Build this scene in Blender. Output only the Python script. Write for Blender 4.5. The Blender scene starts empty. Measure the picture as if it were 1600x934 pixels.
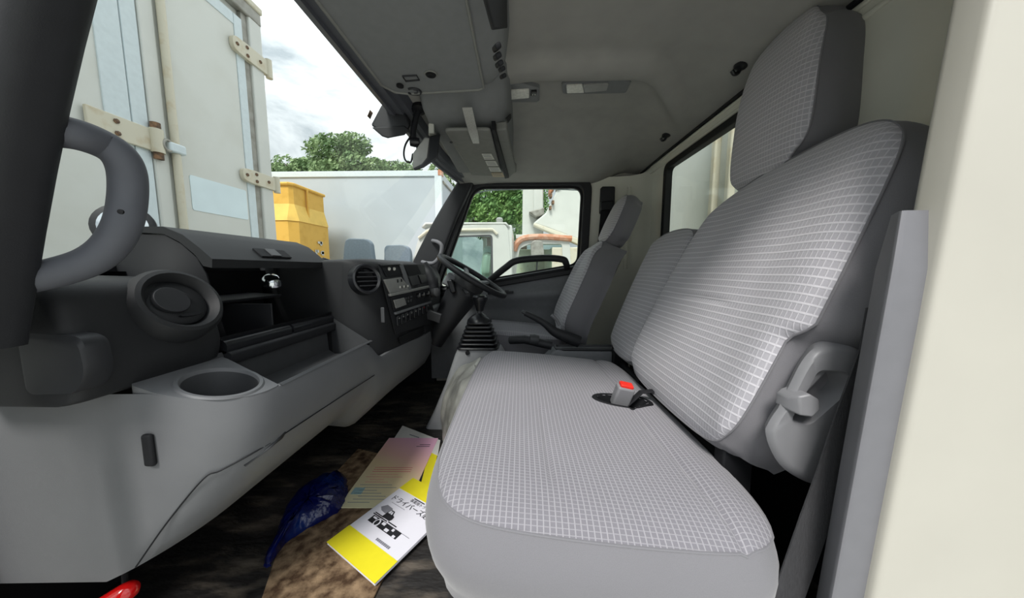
import bpy, bmesh, math, random
from mathutils import Vector, Matrix
random.seed(7)
V = Vector
scn = bpy.context.scene
col = scn.collection

# ---------------------------------------------------------------- camera
FPX, CU, CV = 470.0, 800.0, 467.0
CAM = V((0, 0, .75))                      # cab floor is z = 0, cab across = +Y, cab rear = +X
YAW, PIT = math.atan(12/470), math.atan(47/470)
cd = bpy.data.cameras.new('camera'); cam = bpy.data.objects.new('camera', cd); col.objects.link(cam)
cd.sensor_fit = 'HORIZONTAL'; cd.sensor_width = 36; cd.lens = 36*FPX/1600; cd.clip_start = .02; cd.clip_end = 300
cam.location = CAM; cam.rotation_euler = (math.pi/2-PIT, 0, YAW)
scn.camera = cam

# ---------------------------------------------------------------- sky, sun, exposure
w = bpy.data.worlds.new('overcast_sky'); scn.world = w; w.use_nodes = True
nt = w.node_tree; nt.nodes.clear()
def wn(t, **k):
    n = nt.nodes.new(t)
    for a, b in k.items(): setattr(n, a, b)
    return n
wo = wn('ShaderNodeOutputWorld'); bg = wn('ShaderNodeBackground'); tc = wn('ShaderNodeTexCoord')
nz = wn('ShaderNodeTexNoise'); nz.inputs['Scale'].default_value = 2.4; nz.inputs['Detail'].default_value = 7; nz.inputs['Roughness'].default_value = .58; nz.inputs['Distortion'].default_value = .35
mp = wn('ShaderNodeMapping'); mp.inputs['Scale'].default_value = (1, 1, 2.2); mp.inputs['Location'].default_value = (.7, .2, .4)
cr = wn('ShaderNodeValToRGB')
cr.color_ramp.elements[0].position = .44; cr.color_ramp.elements[0].color = (.27, .305, .33, 1)
cr.color_ramp.elements[1].position = .74; cr.color_ramp.elements[1].color = (.97, .98, .985, 1)
nt.links.new(tc.outputs['Generated'], mp.inputs['Vector']); nt.links.new(mp.outputs[0], nz.inputs['Vector'])
nt.links.new(nz.outputs['Fac'], cr.inputs[0]); nt.links.new(cr.outputs[0], bg.inputs['Color'])
sz = wn('ShaderNodeSeparateXYZ'); nt.links.new(tc.outputs['Generated'], sz.inputs[0])
mz = wn('ShaderNodeMath', operation='MULTIPLY_ADD', use_clamp=True); mz.inputs[1].default_value = .68; mz.inputs[2].default_value = .32   # overcast sky, brighter overhead
mzs = wn('ShaderNodeMath', operation='MULTIPLY'); mzs.inputs[1].default_value = 1.0
nt.links.new(sz.outputs['Z'], mz.inputs[0]); nt.links.new(mz.outputs[0], mzs.inputs[0]); nt.links.new(mzs.outputs[0], bg.inputs['Strength'])
nt.links.new(bg.outputs[0], wo.inputs['Surface'])
sl = bpy.data.lights.new('hazy_sun', 'SUN'); sl.energy = .9; sl.angle = math.radians(16); sl.color = (1, .97, .93)
so = bpy.data.objects.new('hazy_sun', sl); col.objects.link(so)
so.rotation_euler = V((.20, .80, -1.0)).to_track_quat('-Z', 'Y').to_euler()   # direction the light travels
so.location = (0, -3, 6)
vs = scn.view_settings
vs.view_transform = 'Standard'; vs.look = 'None'; vs.gamma = 1; vs.use_curve_mapping = False; vs.exposure = 2.02

# ---------------------------------------------------------------- pixel -> place (needs a real plane to land on)
_cp, _sp, _cy, _sy = math.cos(PIT), math.sin(PIT), math.cos(YAW), math.sin(YAW)
_F = V((-_sy*_cp, _cy*_cp, -_sp)); _R = V((_cy, _sy, 0)); _U = V((-_sy*_sp, _cy*_sp, _cp))
def ray(u, v): return _F + _R*((u-CU)/FPX) + _U*((CV-v)/FPX)
def at(u, v, X=None, Y=None, Z=None, P=None, N=None):
    d = ray(u, v)
    if X is not None: t = (X-CAM.x)/d.x
    elif Y is not None: t = (Y-CAM.y)/d.y
    elif Z is not None: t = (Z-CAM.z)/d.z
    else: t = (V(P)-CAM).dot(V(N))/d.dot(V(N))
    return CAM + d*t

# ---------------------------------------------------------------- materials
def lin(c):
    c = c/255
    return c/12.92 if c <= .04045 else ((c+.055)/1.055)**2.4
def rgb(h): return tuple(lin(int(h[i:i+2], 16)) for i in (0, 2, 4)) + (1,)
def mat(name, hexc, rough=.6, spec=.5, metal=0, nscale=40, namt=.08, bump=0, bscale=300, hex2=None, n2=(.45, .6), trans=0, coat=0, emit=None, stretch=None, detail=4):
    m = bpy.data.materials.new(name); m.use_nodes = True
    t = m.node_tree; b = t.nodes['Principled BSDF']
    b.inputs['Roughness'].default_value = rough; b.inputs['Metallic'].default_value = metal
    b.inputs['Specular IOR Level'].default_value = spec
    if coat: b.inputs['Coat Weight'].default_value = coat
    c = rgb(hexc)
    tc = t.nodes.new('ShaderNodeTexCoord'); mpn = t.nodes.new('ShaderNodeMapping')
    if stretch: mpn.inputs['Scale'].default_value = stretch
    t.links.new(tc.outputs['Object'], mpn.inputs['Vector'])
    n = t.nodes.new('ShaderNodeTexNoise'); n.inputs['Scale'].default_value = nscale; n.inputs['Detail'].default_value = detail
    t.links.new(mpn.outputs[0], n.inputs['Vector'])
    r = t.nodes.new('ShaderNodeValToRGB')
    if hex2:
        r.color_ramp.elements[0].position, r.color_ramp.elements[1].position = n2
        r.color_ramp.elements[0].color = c; r.color_ramp.elements[1].color = rgb(hex2)
    else:
        r.color_ramp.elements[0].position = .3; r.color_ramp.elements[1].position = .7
        r.color_ramp.elements[0].color = tuple(x*(1-namt) for x in c[:3])+(1,)
        r.color_ramp.elements[1].color = tuple(min(1, x*(1+namt)) for x in c[:3])+(1,)
    t.links.new(n.outputs['Fac'], r.inputs[0]); t.links.new(r.outputs[0], b.inputs['Base Color'])
    if bump:
        n2_ = t.nodes.new('ShaderNodeTexNoise'); n2_.inputs['Scale'].default_value = bscale; n2_.inputs['Detail'].default_value = 3
        t.links.new(mpn.outputs[0], n2_.inputs['Vector'])
        bp = t.nodes.new('ShaderNodeBump'); bp.inputs['Strength'].default_value = bump; bp.inputs['Distance'].default_value = .01
        t.links.new(n2_.outputs['Fac'], bp.inputs['Height']); t.links.new(bp.outputs[0], b.inputs['Normal'])
    if emit:
        b.inputs['Emission Color'].default_value = rgb(emit[0]); b.inputs['Emission Strength'].default_value = emit[1]
    return m
def glass_mat(name, tint, refl=.03, rough=.02):
    m = bpy.data.materials.new(name); m.use_nodes = True; t = m.node_tree; t.nodes.clear()
    o = t.nodes.new('ShaderNodeOutputMaterial'); mx = t.nodes.new('ShaderNodeMixShader')
    tr = t.nodes.new('ShaderNodeBsdfTransparent'); tr.inputs[0].default_value = rgb(tint)
    g = t.nodes.new('ShaderNodeBsdfGlossy'); g.inputs['Roughness'].default_value = rough
    lw = t.nodes.new('ShaderNodeLayerWeight'); lw.inputs['Blend'].default_value = .5
    pw = t.nodes.new('ShaderNodeMath'); pw.operation = 'POWER'; pw.inputs[1].default_value = 4
    ma = t.nodes.new('ShaderNodeMath'); ma.operation = 'MULTIPLY_ADD'; ma.inputs[1].default_value = .6; ma.inputs[2].default_value = refl
    t.links.new(lw.outputs['Facing'], pw.inputs[0]); t.links.new(pw.outputs[0], ma.inputs[0])
    t.links.new(ma.outputs[0], mx.inputs[0]); t.links.new(tr.outputs[0], mx.inputs[1]); t.links.new(g.outputs[0], mx.inputs[2])
    t.links.new(mx.outputs[0], o.inputs[0])
    return m
def fabric_mat(name, dark, light, pu=.0090, pv=.0128, plain=False):
    m = bpy.data.materials.new(name); m.use_nodes = True; t = m.node_tree; b = t.nodes['Principled BSDF']
    b.inputs['Roughness'].default_value = .9; b.inputs['Specular IOR Level'].default_value = .25
    b.inputs['Sheen Weight'].default_value = .25; b.inputs['Sheen Roughness'].default_value = .5
    uv = t.nodes.new('ShaderNodeUVMap'); sx = t.nodes.new('ShaderNodeSeparateXYZ'); t.links.new(uv.outputs[0], sx.inputs[0])
    def M(op, a, c=None, d=None):
        n = t.nodes.new('ShaderNodeMath'); n.operation = op
        for i, q in enumerate((a, c, d)):
            if q is None: continue
            if isinstance(q, (int, float)): n.inputs[i].default_value = q
            else: t.links.new(q, n.inputs[i])
        return n.outputs[0]
    def line(o, period, lo, hi):
        f = M('FRACT', M('DIVIDE', o, period)); d_ = M('ABSOLUTE', M('SUBTRACT', f, .5))   # .5 at the line, 0 mid cell
        n = t.nodes.new('ShaderNodeMapRange'); n.interpolation_type = 'SMOOTHSTEP'
        n.inputs['From Min'].default_value = lo; n.inputs['From Max'].default_value = hi
        t.links.new(d_, n.inputs['Value']); return n.outputs[0]
    a = line(sx.outputs['Y'], pv, .33, .45); c = M('MULTIPLY', line(sx.outputs['X'], pu, .35, .46), .75)
    mask = M('MAXIMUM', a, c)
    nz = t.nodes.new('ShaderNodeTexNoise'); nz.inputs['Scale'].default_value = 900; nz.inputs['Detail'].default_value = 2
    t.links.new(uv.outputs[0], nz.inputs['Vector'])
    n2 = t.nodes.new('ShaderNodeTexNoise'); n2.inputs['Scale'].default_value = 5; n2.inputs['Detail'].default_value = 3
    t.links.new(uv.outputs[0], n2.inputs['Vector'])
    mx = t.nodes.new('ShaderNodeMix'); mx.data_type = 'RGBA'; mx.inputs[6].default_value = rgb(dark); mx.inputs[7].default_value = rgb(light)
    if plain: mx.inputs[0].default_value = .5
    else: t.links.new(mask, mx.inputs[0])
    br = t.nodes.new('ShaderNodeMix'); br.data_type = 'RGBA'; br.blend_type = 'MULTIPLY'; br.inputs[0].default_value = 1
    g = M('MULTIPLY_ADD', nz.outputs['Fac'], .22, .83); g = M('MULTIPLY', g, M('MULTIPLY_ADD', n2.outputs['Fac'], .14, .95))
    cb = t.nodes.new('ShaderNodeCombineColor')
    for i in range(3): t.links.new(g, cb.inputs[i])
    t.links.new(mx.outputs[2], br.inputs[6]); t.links.new(cb.outputs[0], br.inputs[7]); t.links.new(br.outputs[2], b.inputs['Base Color'])
    bp = t.nodes.new('ShaderNodeBump'); bp.inputs['Strength'].default_value = .5; bp.inputs['Distance'].default_value = .0012
    h = M('ADD', M('MULTIPLY', mask, 0 if plain else 1), M('MULTIPLY', nz.outputs['Fac'], .5))
    t.links.new(h, bp.inputs['Height']); t.links.new(bp.outputs[0], b.inputs['Normal'])
    return m

M = {}
M['headliner'] = mat('headliner_felt', 'a4a39d', .95, .2, namt=.05, nscale=14, bump=.15, bscale=900)
M['headdark'] = mat('overhead_plastic', '808282', .75, .3, namt=.04, bump=.08, bscale=700)
M['hdrtrim'] = mat('header_trim_plastic', '55575d', .6, .4, namt=.04)
M['visor'] = mat('visor_vinyl', '83847f', .8, .3, namt=.05, bump=.1, bscale=600)
M['black'] = mat('black_plastic', '222326', .55, .45, namt=.08, bump=.06, bscale=900)
M['dash'] = mat('charcoal_dash_plastic', '1e1f21', .6, .4, namt=.05, bump=.12, bscale=1100)
M['gloss'] = mat('satin_black_plastic', '1d1e21', .3, .5, namt=.05)
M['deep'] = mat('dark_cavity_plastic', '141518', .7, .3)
M['grey'] = mat('grey_dash_plastic', '67686a', .5, .45, nscale=7, namt=.06, bump=.08, bscale=1100)
M['console'] = mat('lifted_console_grey', '909193', .55, .4, namt=.04)  # dash grey lifted in colour to make up for dim cab depths
M['tray'] = mat('dark_grey_tray_plastic', '414244', .5, .4, namt=.06)
M['seatplastic'] = mat('seat_trim_plastic', '7e7e81', .42, .5, namt=.03)
M['ptrim'] = mat('pillar_trim_plastic', '6f6f73', .6, .4, namt=.03)
M['beige'] = mat('cream_body_paint', 'b2afa5', .35, .5, namt=.03, nscale=6)
M['beigein'] = mat('lifted_cream_paint', 'e4e3d5', .5, .4, namt=.04, nscale=6)  # cream paint lifted in colour to offset weak interior light
M['rubber'] = mat('black_rubber', '18191b', .6, .4)
M['doorpanel'] = mat('door_panel_plastic', '787a7d', .6, .4, namt=.05, bump=.06, bscale=800)
M['fab'] = fabric_mat('grid_fabric_dimmed', '7c7a80', '9c9a9f', pu=.0070, pv=.0094)  # one fabric throughout; cushion copy dimmed to offset its stronger light
M['fabb'] = fabric_mat('grid_fabric_lifted', 'aaa8ae', 'c9c7cc', pu=.0084, pv=.0160)  # backrest copy lifted in colour to make up for weaker light
M['fabd'] = fabric_mat('headrest_fabric_lifted', 'aba9ae', 'cbc9cd', pu=.0080, pv=.0125)  # headrest copy of the same fabric, lifted for the dim light there
M['plain'] = fabric_mat('plain_seat_fabric', '767579', '7a797d', plain=True)
M['silver'] = mat('silver_plastic', 'a8a8a4', .4, .5, metal=.3)
M['chrome'] = mat('bright_metal', 'd8dde0', .15, .5, metal=1)
M['lens'] = mat('lamp_lens', 'dddcd2', .3, .5, nscale=90, namt=.15)
M['red'] = mat('red_plastic', 'e02a1c', .4, .5)
M['redgloss'] = mat('glossy_red_plastic', 'c81414', .15, .6, coat=.5)
M['floor'] = mat('black_vinyl_mat', '2a2827', .45, .45, nscale=7, hex2='7a7064', n2=(.5, .78), bump=.6, bscale=18, detail=12, stretch=(1, 2.6, 1))
M['hump'] = mat('grey_vinyl_cover', '83837f', .3, .5, nscale=9, hex2='b2b2ab', n2=(.4, .7), bump=.35, bscale=22, detail=6)
M['brown'] = mat('worn_brown_mat', '4a3829', .9, .2, nscale=38, hex2='9c8468', n2=(.35, .7), bump=.4, bscale=60, detail=9)
M['belt'] = mat('seat_belt_webbing', '3d3d3f', .85, .25, nscale=500, namt=.12, bump=.3, bscale=900, stretch=(1, 1, .15))
M['blackbelt'] = mat('black_webbing', '222225', .85, .2)
M['white'] = mat('white_truck_panel', 'cfd0ca', .45, .4, nscale=3, hex2='c7c7bf', n2=(.45, .75))
M['whiteb'] = mat('white_box_panel', 'b4bcc1', .5, .4, nscale=2, namt=.03)
M['cabw'] = mat('white_cab_paint', 'c9cac4', .3, .5, nscale=4, namt=.04)
M['alu'] = mat('pale_aluminium_strip', 'cbd5d8', .5, .4, metal=0, namt=.04)
M['alud'] = mat('weathered_aluminium', '9a9890', .5, .5, metal=.2, nscale=12, hex2='6f6a60', n2=(.4, .8))
M['hinge'] = mat('cream_painted_steel', 'c9c3b0', .5, .4, nscale=14, hex2='b39d78', n2=(.55, .85))
M['rust'] = mat('rusty_steel', '5a4a3e', .8, .3, nscale=30, hex2='8a6a50')
M['sheet'] = mat('pale_blue_sticker', 'd4e2e6', .4, .5, nscale=8, namt=.04)
M['yellow'] = mat('yellow_painted_steel', 'e0b050', .55, .4, nscale=6, hex2='d0a040', n2=(.5, .8))
M['yellowl'] = mat('light_yellow_paint', 'e8c060', .55, .4, nscale=6)
M['mirrorb'] = mat('blue_grey_plastic', '6f7c86', .5, .4)
M['glass'] = glass_mat('window_glass', 'f6faf8')
M['glassg'] = glass_mat('green_window_glass', 'e9f5f0', rough=.03)
M['orange'] = mat('faded_orange_paint', 'b77a58', .6, .4, nscale=10, hex2='c69a80')
M['leaf'] = mat('leaf_green', '5f7a50', .7, .3, nscale=1.2, hex2='93a878', n2=(.35, .65))
M['leaf2'] = mat('leaf_deep_green', '4f7340', .7, .3, nscale=1.2, hex2='80a05c', n2=(.35, .65))
M['bark'] = mat('bark', '5b4a3c', .9, .2)
M['ground'] = mat('bounce_yard_surface', 'b0b0aa', .9, .2, nscale=8, namt=.15)  # pale tone chosen to bounce light up into the cab
M['bag'] = mat('blue_plastic_bag', '050f4a', .25, .6, nscale=9, hex2='14397c', n2=(.55, .85), bump=.9, bscale=26)  # lighter blue patches paint highlights into the colour
M['paper'] = mat('white_paper', 'e4e3ec', .7, .3, namt=.01)
M['paperw'] = mat('off_white_paper', 'dcdad6', .7, .3, namt=.02)
M['papery'] = mat('yellow_cover_print', 'ecdf2c', .5, .4, namt=.02)
M['ink'] = mat('black_print', '26262a', .7, .3)
M['inkg'] = mat('grey_print', '84848c', .7, .3)
M['inkr'] = mat('red_print', 'd88a84', .7, .3)
M['inkb'] = mat('pale_blue_print', '9fc0c4', .7, .3)
M['screen'] = mat('dark_screen_glass', '20262e', .12, .6)
M['tape'] = mat('silvery_tape', 'aeaea8', .35, .5, nscale=200, namt=.1)
M['label'] = mat('caution_label_paper', 'cfcfc6', .6, .3, nscale=20, namt=.05)
M['labelb'] = mat('tan_label_paper', 'b8a888', .6, .3)

# ---------------------------------------------------------------- mesh helpers
WL = {}
def wl(o): return WL.get(o.name, V((0, 0, 0)))
def fin(name, verts, faces, m, parent=None, smooth=True, uv=None, sub=0, solid=0, bevel=0, kind=None):
    vs_ = [V(p) for p in verts]
    xs = [p.x for p in vs_]; ys = [p.y for p in vs_]; zs = [p.z for p in vs_]
    o = V(((min(xs)+max(xs))/2, (min(ys)+max(ys))/2, min(zs)))
    me = bpy.data.meshes.new(name); me.from_pydata([tuple(p-o) for p in vs_], [], faces); me.validate()
    if uv:
        l = me.uv_layers.new(name='UVMap')
        for lp in me.loops: l.data[lp.index].uv = uv[lp.vertex_index]
    bm = bmesh.new(); bm.from_mesh(me); bmesh.ops.recalc_face_normals(bm, faces=bm.faces); bm.to_mesh(me); bm.free()
    if smooth:
        for p in me.polygons: p.use_smooth = True
    ob = bpy.data.objects.new(name, me); col.objects.link(ob); me.materials.append(M[m] if isinstance(m, str) else m)
    WL[ob.name] = o
    if parent is not None:
        ob.parent = parent; ob.location = o-wl(parent)
    else: ob.location = o
    if bevel:
        b = ob.modifiers.new('bevel', 'BEVEL'); b.width = bevel; b.segments = 3; b.limit_method = 'ANGLE'; b.angle_limit = math.radians(35)
    if sub:
        s = ob.modifiers.new('smooth', 'SUBSURF'); s.levels = sub; s.render_levels = sub
    if solid:
        s = ob.modifiers.new('thick', 'SOLIDIFY'); s.thickness = solid; s.offset = 0
    if smooth and not sub:
        try: me.set_sharp_from_angle(angle=math.radians(38))
        except Exception: pass
    if kind: ob['kind'] = kind
    return ob
def root(name, loc, label, cat, group=None, kind=None):
    o = bpy.data.objects.new(name, None); col.objects.link(o); o.location = loc; o.empty_display_size = .05
    WL[o.name] = V(loc); tag(o, label, cat, group, kind); return o
def tag(o, label, cat, group=None, kind=None):
    o['label'] = label; o['category'] = cat
    if group: o['group'] = group
    if kind: o['kind'] = kind
    return o
def bxm(c, s, rot=None):
    """verts/faces of a box, centre c, full size s, optional 3x3 frame (columns = axes)"""
    R_ = rot if rot is not None else Matrix.Identity(3)
    v = []
    for dx in (-.5, .5):
        for dy in (-.5, .5):
            for dz in (-.5, .5): v.append(V(c)+R_ @ V((dx*s[0], dy*s[1], dz*s[2])))
    return v, [(0, 1, 3, 2), (4, 6, 7, 5), (0, 4, 5, 1), (2, 3, 7, 6), (0, 2, 6, 4), (1, 5, 7, 3)]
def box(name, x0, x1, y0, y1, z0, z1, m, parent=None, bevel=.004, **k):
    v, f = bxm(((x0+x1)/2, (y0+y1)/2, (z0+z1)/2), (x1-x0, y1-y0, z1-z0))
    return fin(name, v, f, m, parent, bevel=bevel, **k)
def obox(name, c, s, rot, m, parent=None, bevel=.002, **k):
    v, f = bxm(c, s, rot); return fin(name, v, f, m, parent, bevel=bevel, **k)
def frame(ex, ez):
    """3x3 with columns ex, ey, ez"""
    ex = V(ex).normalized(); ez = (V(ez)-ex*V(ez).dot(ex)).normalized(); ey = ez.cross(ex)
    return Matrix((ex, ey, ez)).transposed()
def loftm(rings, closed=True, caps=True):
    n = len(rings[0]); v = [p for r in rings for p in r]; f = []
    for i in range(len(rings)-1):
        for j in range(n if closed else n-1):
            a, b = i*n+j, i*n+(j+1) % n
            f.append((a, b, b+n, a+n))
    if caps and closed:
        f.append(tuple(range(n-1, -1, -1)))
        if caps != 'first': f.append(tuple((len(rings)-1)*n+j for j in range(n)))
    return v, f
def loft(name, rings, m, parent=None, closed=True, caps=True, **k):
    v, f = loftm(rings, closed, caps); return fin(name, v, f, m, parent, **k)
def smoothpath(pts, n=8, closed=False):
    pts = [V(p) for p in pts]; out = []
    N = len(pts)
    for i in range(N if closed else N-1):
        p0 = pts[(i-1) % N] if (closed or i > 0) else pts[i]*2-pts[i+1]
        p1, p2 = pts[i], pts[(i+1) % N]
        p3 = pts[(i+2) % N] if (closed or i+2 < N) else p2*2-p1
        for k in range(n):
            t = k/n
            out.append(.5*((2*p1)+(p2-p0)*t+(2*p0-5*p1+4*p2-p3)*t*t+(3*p1-p0-3*p2+p3)*t**3))
    if not closed: out.append(pts[-1])
    return out
def tubem(path, r, n=10, closed=False, flat=None, up=None):
    """flat=(a,b): elliptical section half-axes along side / up"""
    path = [V(p) for p in path]; rings = []; N = len(path)
    prev = None
    for i, p in enumerate(path):
        if closed: t = path[(i+1) % N]-path[i-1]
        else: t = path[min(i+1, N-1)]-path[max(i-1, 0)]
        t.normalize()
        u_ = V(up) if up is not None else (prev if prev is not None else (V((0, 0, 1)) if abs(t.z) < .9 else V((1, 0, 0))))
        s = t.cross(u_); s.normalize(); u2 = s.cross(t); prev = u2
        rr = r[i] if isinstance(r, (list, tuple)) else r
        a, b = flat if flat else (rr, rr)
        if flat and isinstance(r, (list, tuple)): a, b = a*rr, b*rr
        rings.append([p+s*(math.cos(2*math.pi*j/n)*a)+u2*(math.sin(2*math.pi*j/n)*b) for j in range(n)])
    if closed:
        rings.append(rings[0]); v, f = loftm(rings, True, False)
        k = len(rings[0]); base = (len(rings)-1)*k
        f = [tuple(x-base if x >= base else x for x in q) for q in f]; v = v[:base]
        return v, f
    return loftm(rings, True, True)
def tube(name, path, r, m, parent=None, n=10, closed=False, flat=None, up=None, **k):
    v, f = tubem(path, r, n, closed, flat, up); return fin(name, v, f, m, parent, **k)
def lathem(prof, c, axis, n=28, ang=None, cap=True):
    """prof: (radius, height along axis)"""
    ax = V(axis).normalized(); a = V((0, 1, 0)) if abs(ax.y) < .8 else V((1, 0, 0))
    e1 = (a-ax*a.dot(ax)).normalized(); e2 = ax.cross(e1)
    rings = [[V(c)+ax*h+e1*(math.cos(2*math.pi*j/n)*r)+e2*(math.sin(2*math.pi*j/n)*r) for j in range(n)] for r, h in prof]
    return loftm(rings, True, cap)
def lathe(name, prof, c, axis, m, parent=None, n=28, cap=True, **k):
    v, f = lathem(prof, c, axis, n, cap=cap); return fin(name, v, f, m, parent, **k)
def roundpoly(pts, r, n=5):
    """2-D polygon with rounded corners, n+1 points a corner"""
    out = []; N = len(pts)
    for i in range(N):
        p0, p, p1 = V(pts[i-1]), V(pts[i]), V(pts[(i+1) % N])
        a = (p0-p); b = (p1-p); rr = r[i] if isinstance(r, (list, tuple)) else r
        la, lb = a.length, b.length; a.normalize(); b.normalize()
        d = min(rr, la*.49, lb*.49); A = p+a*d; B = p+b*d
        for k in range(n+1):
            t = k/n; out.append((1-t)**2*A+2*t*(1-t)*p+t*t*B)
    return out
def offpoly(pts, d):
    N = len(pts); P = [V(p) for p in pts]; out = []
    area = sum(P[i-1].x*P[i].y-P[i].x*P[i-1].y for i in range(N)); s = 1 if area > 0 else -1
    for i in range(N):
        e0 = (P[i]-P[i-1]).normalized(); e1 = (P[(i+1) % N]-P[i]).normalized()
        n0 = V((e0.y, -e0.x))*s; n1 = V((e1.y, -e1.x))*s
        b = (n0+n1); b = b/max(.3, b.dot(n0)); out.append(P[i]+b*d)
    return out
def ringplate(name, inner, outer, fn, th, m, parent=None, **k):
    """inner and outer: equal-length 2-D rings; fn maps (x, y, depth) to 3-D"""
    n = len(inner)
    v = [fn(p[0], p[1], 0) for p in inner]+[fn(p[0], p[1], 0) for p in outer]+[fn(p[0], p[1], th) for p in inner]+[fn(p[0], p[1], th) for p in outer]
    f = []
    for j in range(n):
        a, b = j, (j+1) % n
        f += [(a, b, n+b, n+a), (2*n+a, 3*n+a, 3*n+b, 2*n+b), (a, 2*n+a, 2*n+b, b), (n+a, n+b, 3*n+b, 3*n+a)]
    return fin(name, v, f, m, parent, **k)
def slab(name, ring, fn, th, m, parent=None, **k):
    n = len(ring)
    return loft(name, [[fn(p[0], p[1], 0) for p in ring], [fn(p[0], p[1], th) for p in ring]], m, parent, **k)
def prism(name, prof, y0, y1, m, parent=None, **k):
    """prof in XZ, extruded along Y"""
    return loft(name, [[V((x, y, z)) for x, z in prof] for y in (y0, y1)], m, parent, **k)
def grid(name, nu, nv, fn, m, parent=None, uvf=None, keep=None, **k):
    v = []; f = []; uv = [] if uvf else None
    for i in range(nu+1):
        for j in range(nv+1):
            v.append(fn(i/nu, j/nv))
            if uvf: uv.append(uvf(i/nu, j/nv))
    for i in range(nu):
        for j in range(nv):
            a = i*(nv+1)+j
            if keep and not keep((i+.5)/nu, (j+.5)/nv): continue
            f.append((a, a+1, a+nv+2, a+nv+1))
    return fin(name, v, f, m, parent, uv=uv, **k)
def sstep(a, b, x):
    t = max(0, min(1, (x-a)/(b-a))); return t*t*(3-2*t)

def pad(parent, names, O, eu, ev, en, w, h, th, k=.3, dome=.02, roll=.012, mf='fab', ms='plain', nu=60, nv=60, dz=None, side=None, keep=None, warp=None, back=True, seam=True, bulge=.012, rollp=10, rc=.02):
    """upholstered pad: patterned front, plain boxing round the edge, seam welt. a across (eu), b up (ev)"""
    eu, ev, en, O = V(eu), V(ev), V(en), V(O)
    def xy(a, b):
        x = a*(w/2*math.sqrt(1-k*b*b/2)-rc*b**8); y = b*(h/2*math.sqrt(1-k*a*a/2)-rc*a**8)
        if warp: x, y = warp(a, b, x, y)
        return x, y
    def P(a, b, dn=0, out=0):
        x, y = xy(a, b); q = max(abs(a), abs(b))
        z = dome*(1-a*a)*(1-b*b)-roll*q**rollp+(dz(x, y, a, b) if dz else 0)
        return O+eu*x+ev*y+en*(z-dn)
    fr = grid(names[0], nu, nv, lambda s, t: P(2*s-1, 2*t-1), mf, parent, uvf=lambda s, t: tuple(c for c in xy(2*s-1, 2*t-1)),
              keep=(lambda s, t: keep(*xy(2*s-1, 2*t-1))) if keep else None)
    loop = []
    N1 = 40
    for i in range(N1): loop.append((-1+2*i/N1, -1))
    for i in range(N1): loop.append((1, -1+2*i/N1))
    for i in range(N1): loop.append((1-2*i/N1, 1))
    for i in range(N1): loop.append((-1, 1-2*i/N1))
    base = [P(a, b) for a, b in loop]; cx = sum(base, V())/len(base)
    rings = []; uv = []
    steps = 9
    for s in range(steps+1):
        t = s/steps; rg = []
        for (a, b), p in zip(loop, base):
            x, y = xy(a, b)
            d = eu*(x/(w/2))+ev*(y/(h/2)); d = eu*(a if abs(a) >= abs(b)*.98 else a*abs(a)**6)+ev*(b if abs(b) >= abs(a)*.98 else b*abs(b)**6)
            ln = d.length; d = d/ln if ln > 1e-6 else d
            o = bulge*math.sin(math.pi*min(1, t*1.15))
            if side: o += side(a, b, t)
            rg.append(p+d*o-en*(th*t))
        rings.append(rg); uv += [(i*.01, t*th) for i in range(len(loop))]
    v, f = loftm(rings, True, False)
    n = len(loop)
    if back: f.append(tuple(steps*n+j for j in range(n)))
    sd = fin(names[1], v, f, ms, parent, uv=uv)
    if seam:
        sp = [p+en*.001 for p in base]
        tube('seam_welt', sp, .0020, 'plain', fr, n=6, closed=True)
    return fr, sd, P

# ================================================================ THE SETTING: cab shell
YN, YF, XR = .38, 1.93, .745            # passenger door plane, driver door plane, rear wall
def st(o, label, cat='structure'):
    o['kind'] = 'structure'; o['label'] = label; o['category'] = cat; return o
g = bpy.data.objects
st(box('ground', -40, 40, -25, 60, -1.0, -.9, 'ground', bevel=0), 'yard under the parked trucks, paled to bounce light into the cab', 'ground')
st(box('floor', -1.0, .80, .34, 1.97, -.04, 0, 'floor', bevel=.003), 'black scuffed vinyl floor of the cab', 'floor')
def czf(x, y):
    dr = [.088*sstep(.45, .76, x), .155*sstep(1.42, 1.95, y)*(1-.75*sstep(.42, .74, x)), .11*sstep(.05, -.46, x), .12*sstep(.66, .36, y)]
    z = 1.425-sum(q**2.5 for q in dr)**.4
    yc = 1.085+.30*sstep(.38, .80, x)
    b = math.exp(-((y-yc)/.055)**4)
    return z-.032*b*sstep(-.2, -.05, x)*sstep(.72, .58, x)
def hx(y): return -.468+.085*sstep(1.5, 1.95, y)+.02*sstep(.55, .36, y)
def hz(y): return 1.302-.025*sstep(1.5, 1.95, y)
def cpt(s, t):
    y = .36+1.6*t; x0 = hx(y)+.03; x = x0+(.755-x0)*s
    return V((x, y, czf(x, y)))
st(grid('ceiling', 70, 90, cpt, 'headliner'),
   'dark grey felt headliner with a raised cross rib', 'ceiling')
tube('headliner_edge', [(.738, .36+.04*i, czf(.745, .36+.04*i)-.004) for i in range(40)], .007, 'rubber', g['ceiling'], n=8)
st(box('roof_panel', -.48, .80, .33, 1.99, 1.43, 1.46, 'beige', bevel=.01), 'cream outer roof panel of the cab', 'roof')
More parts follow.
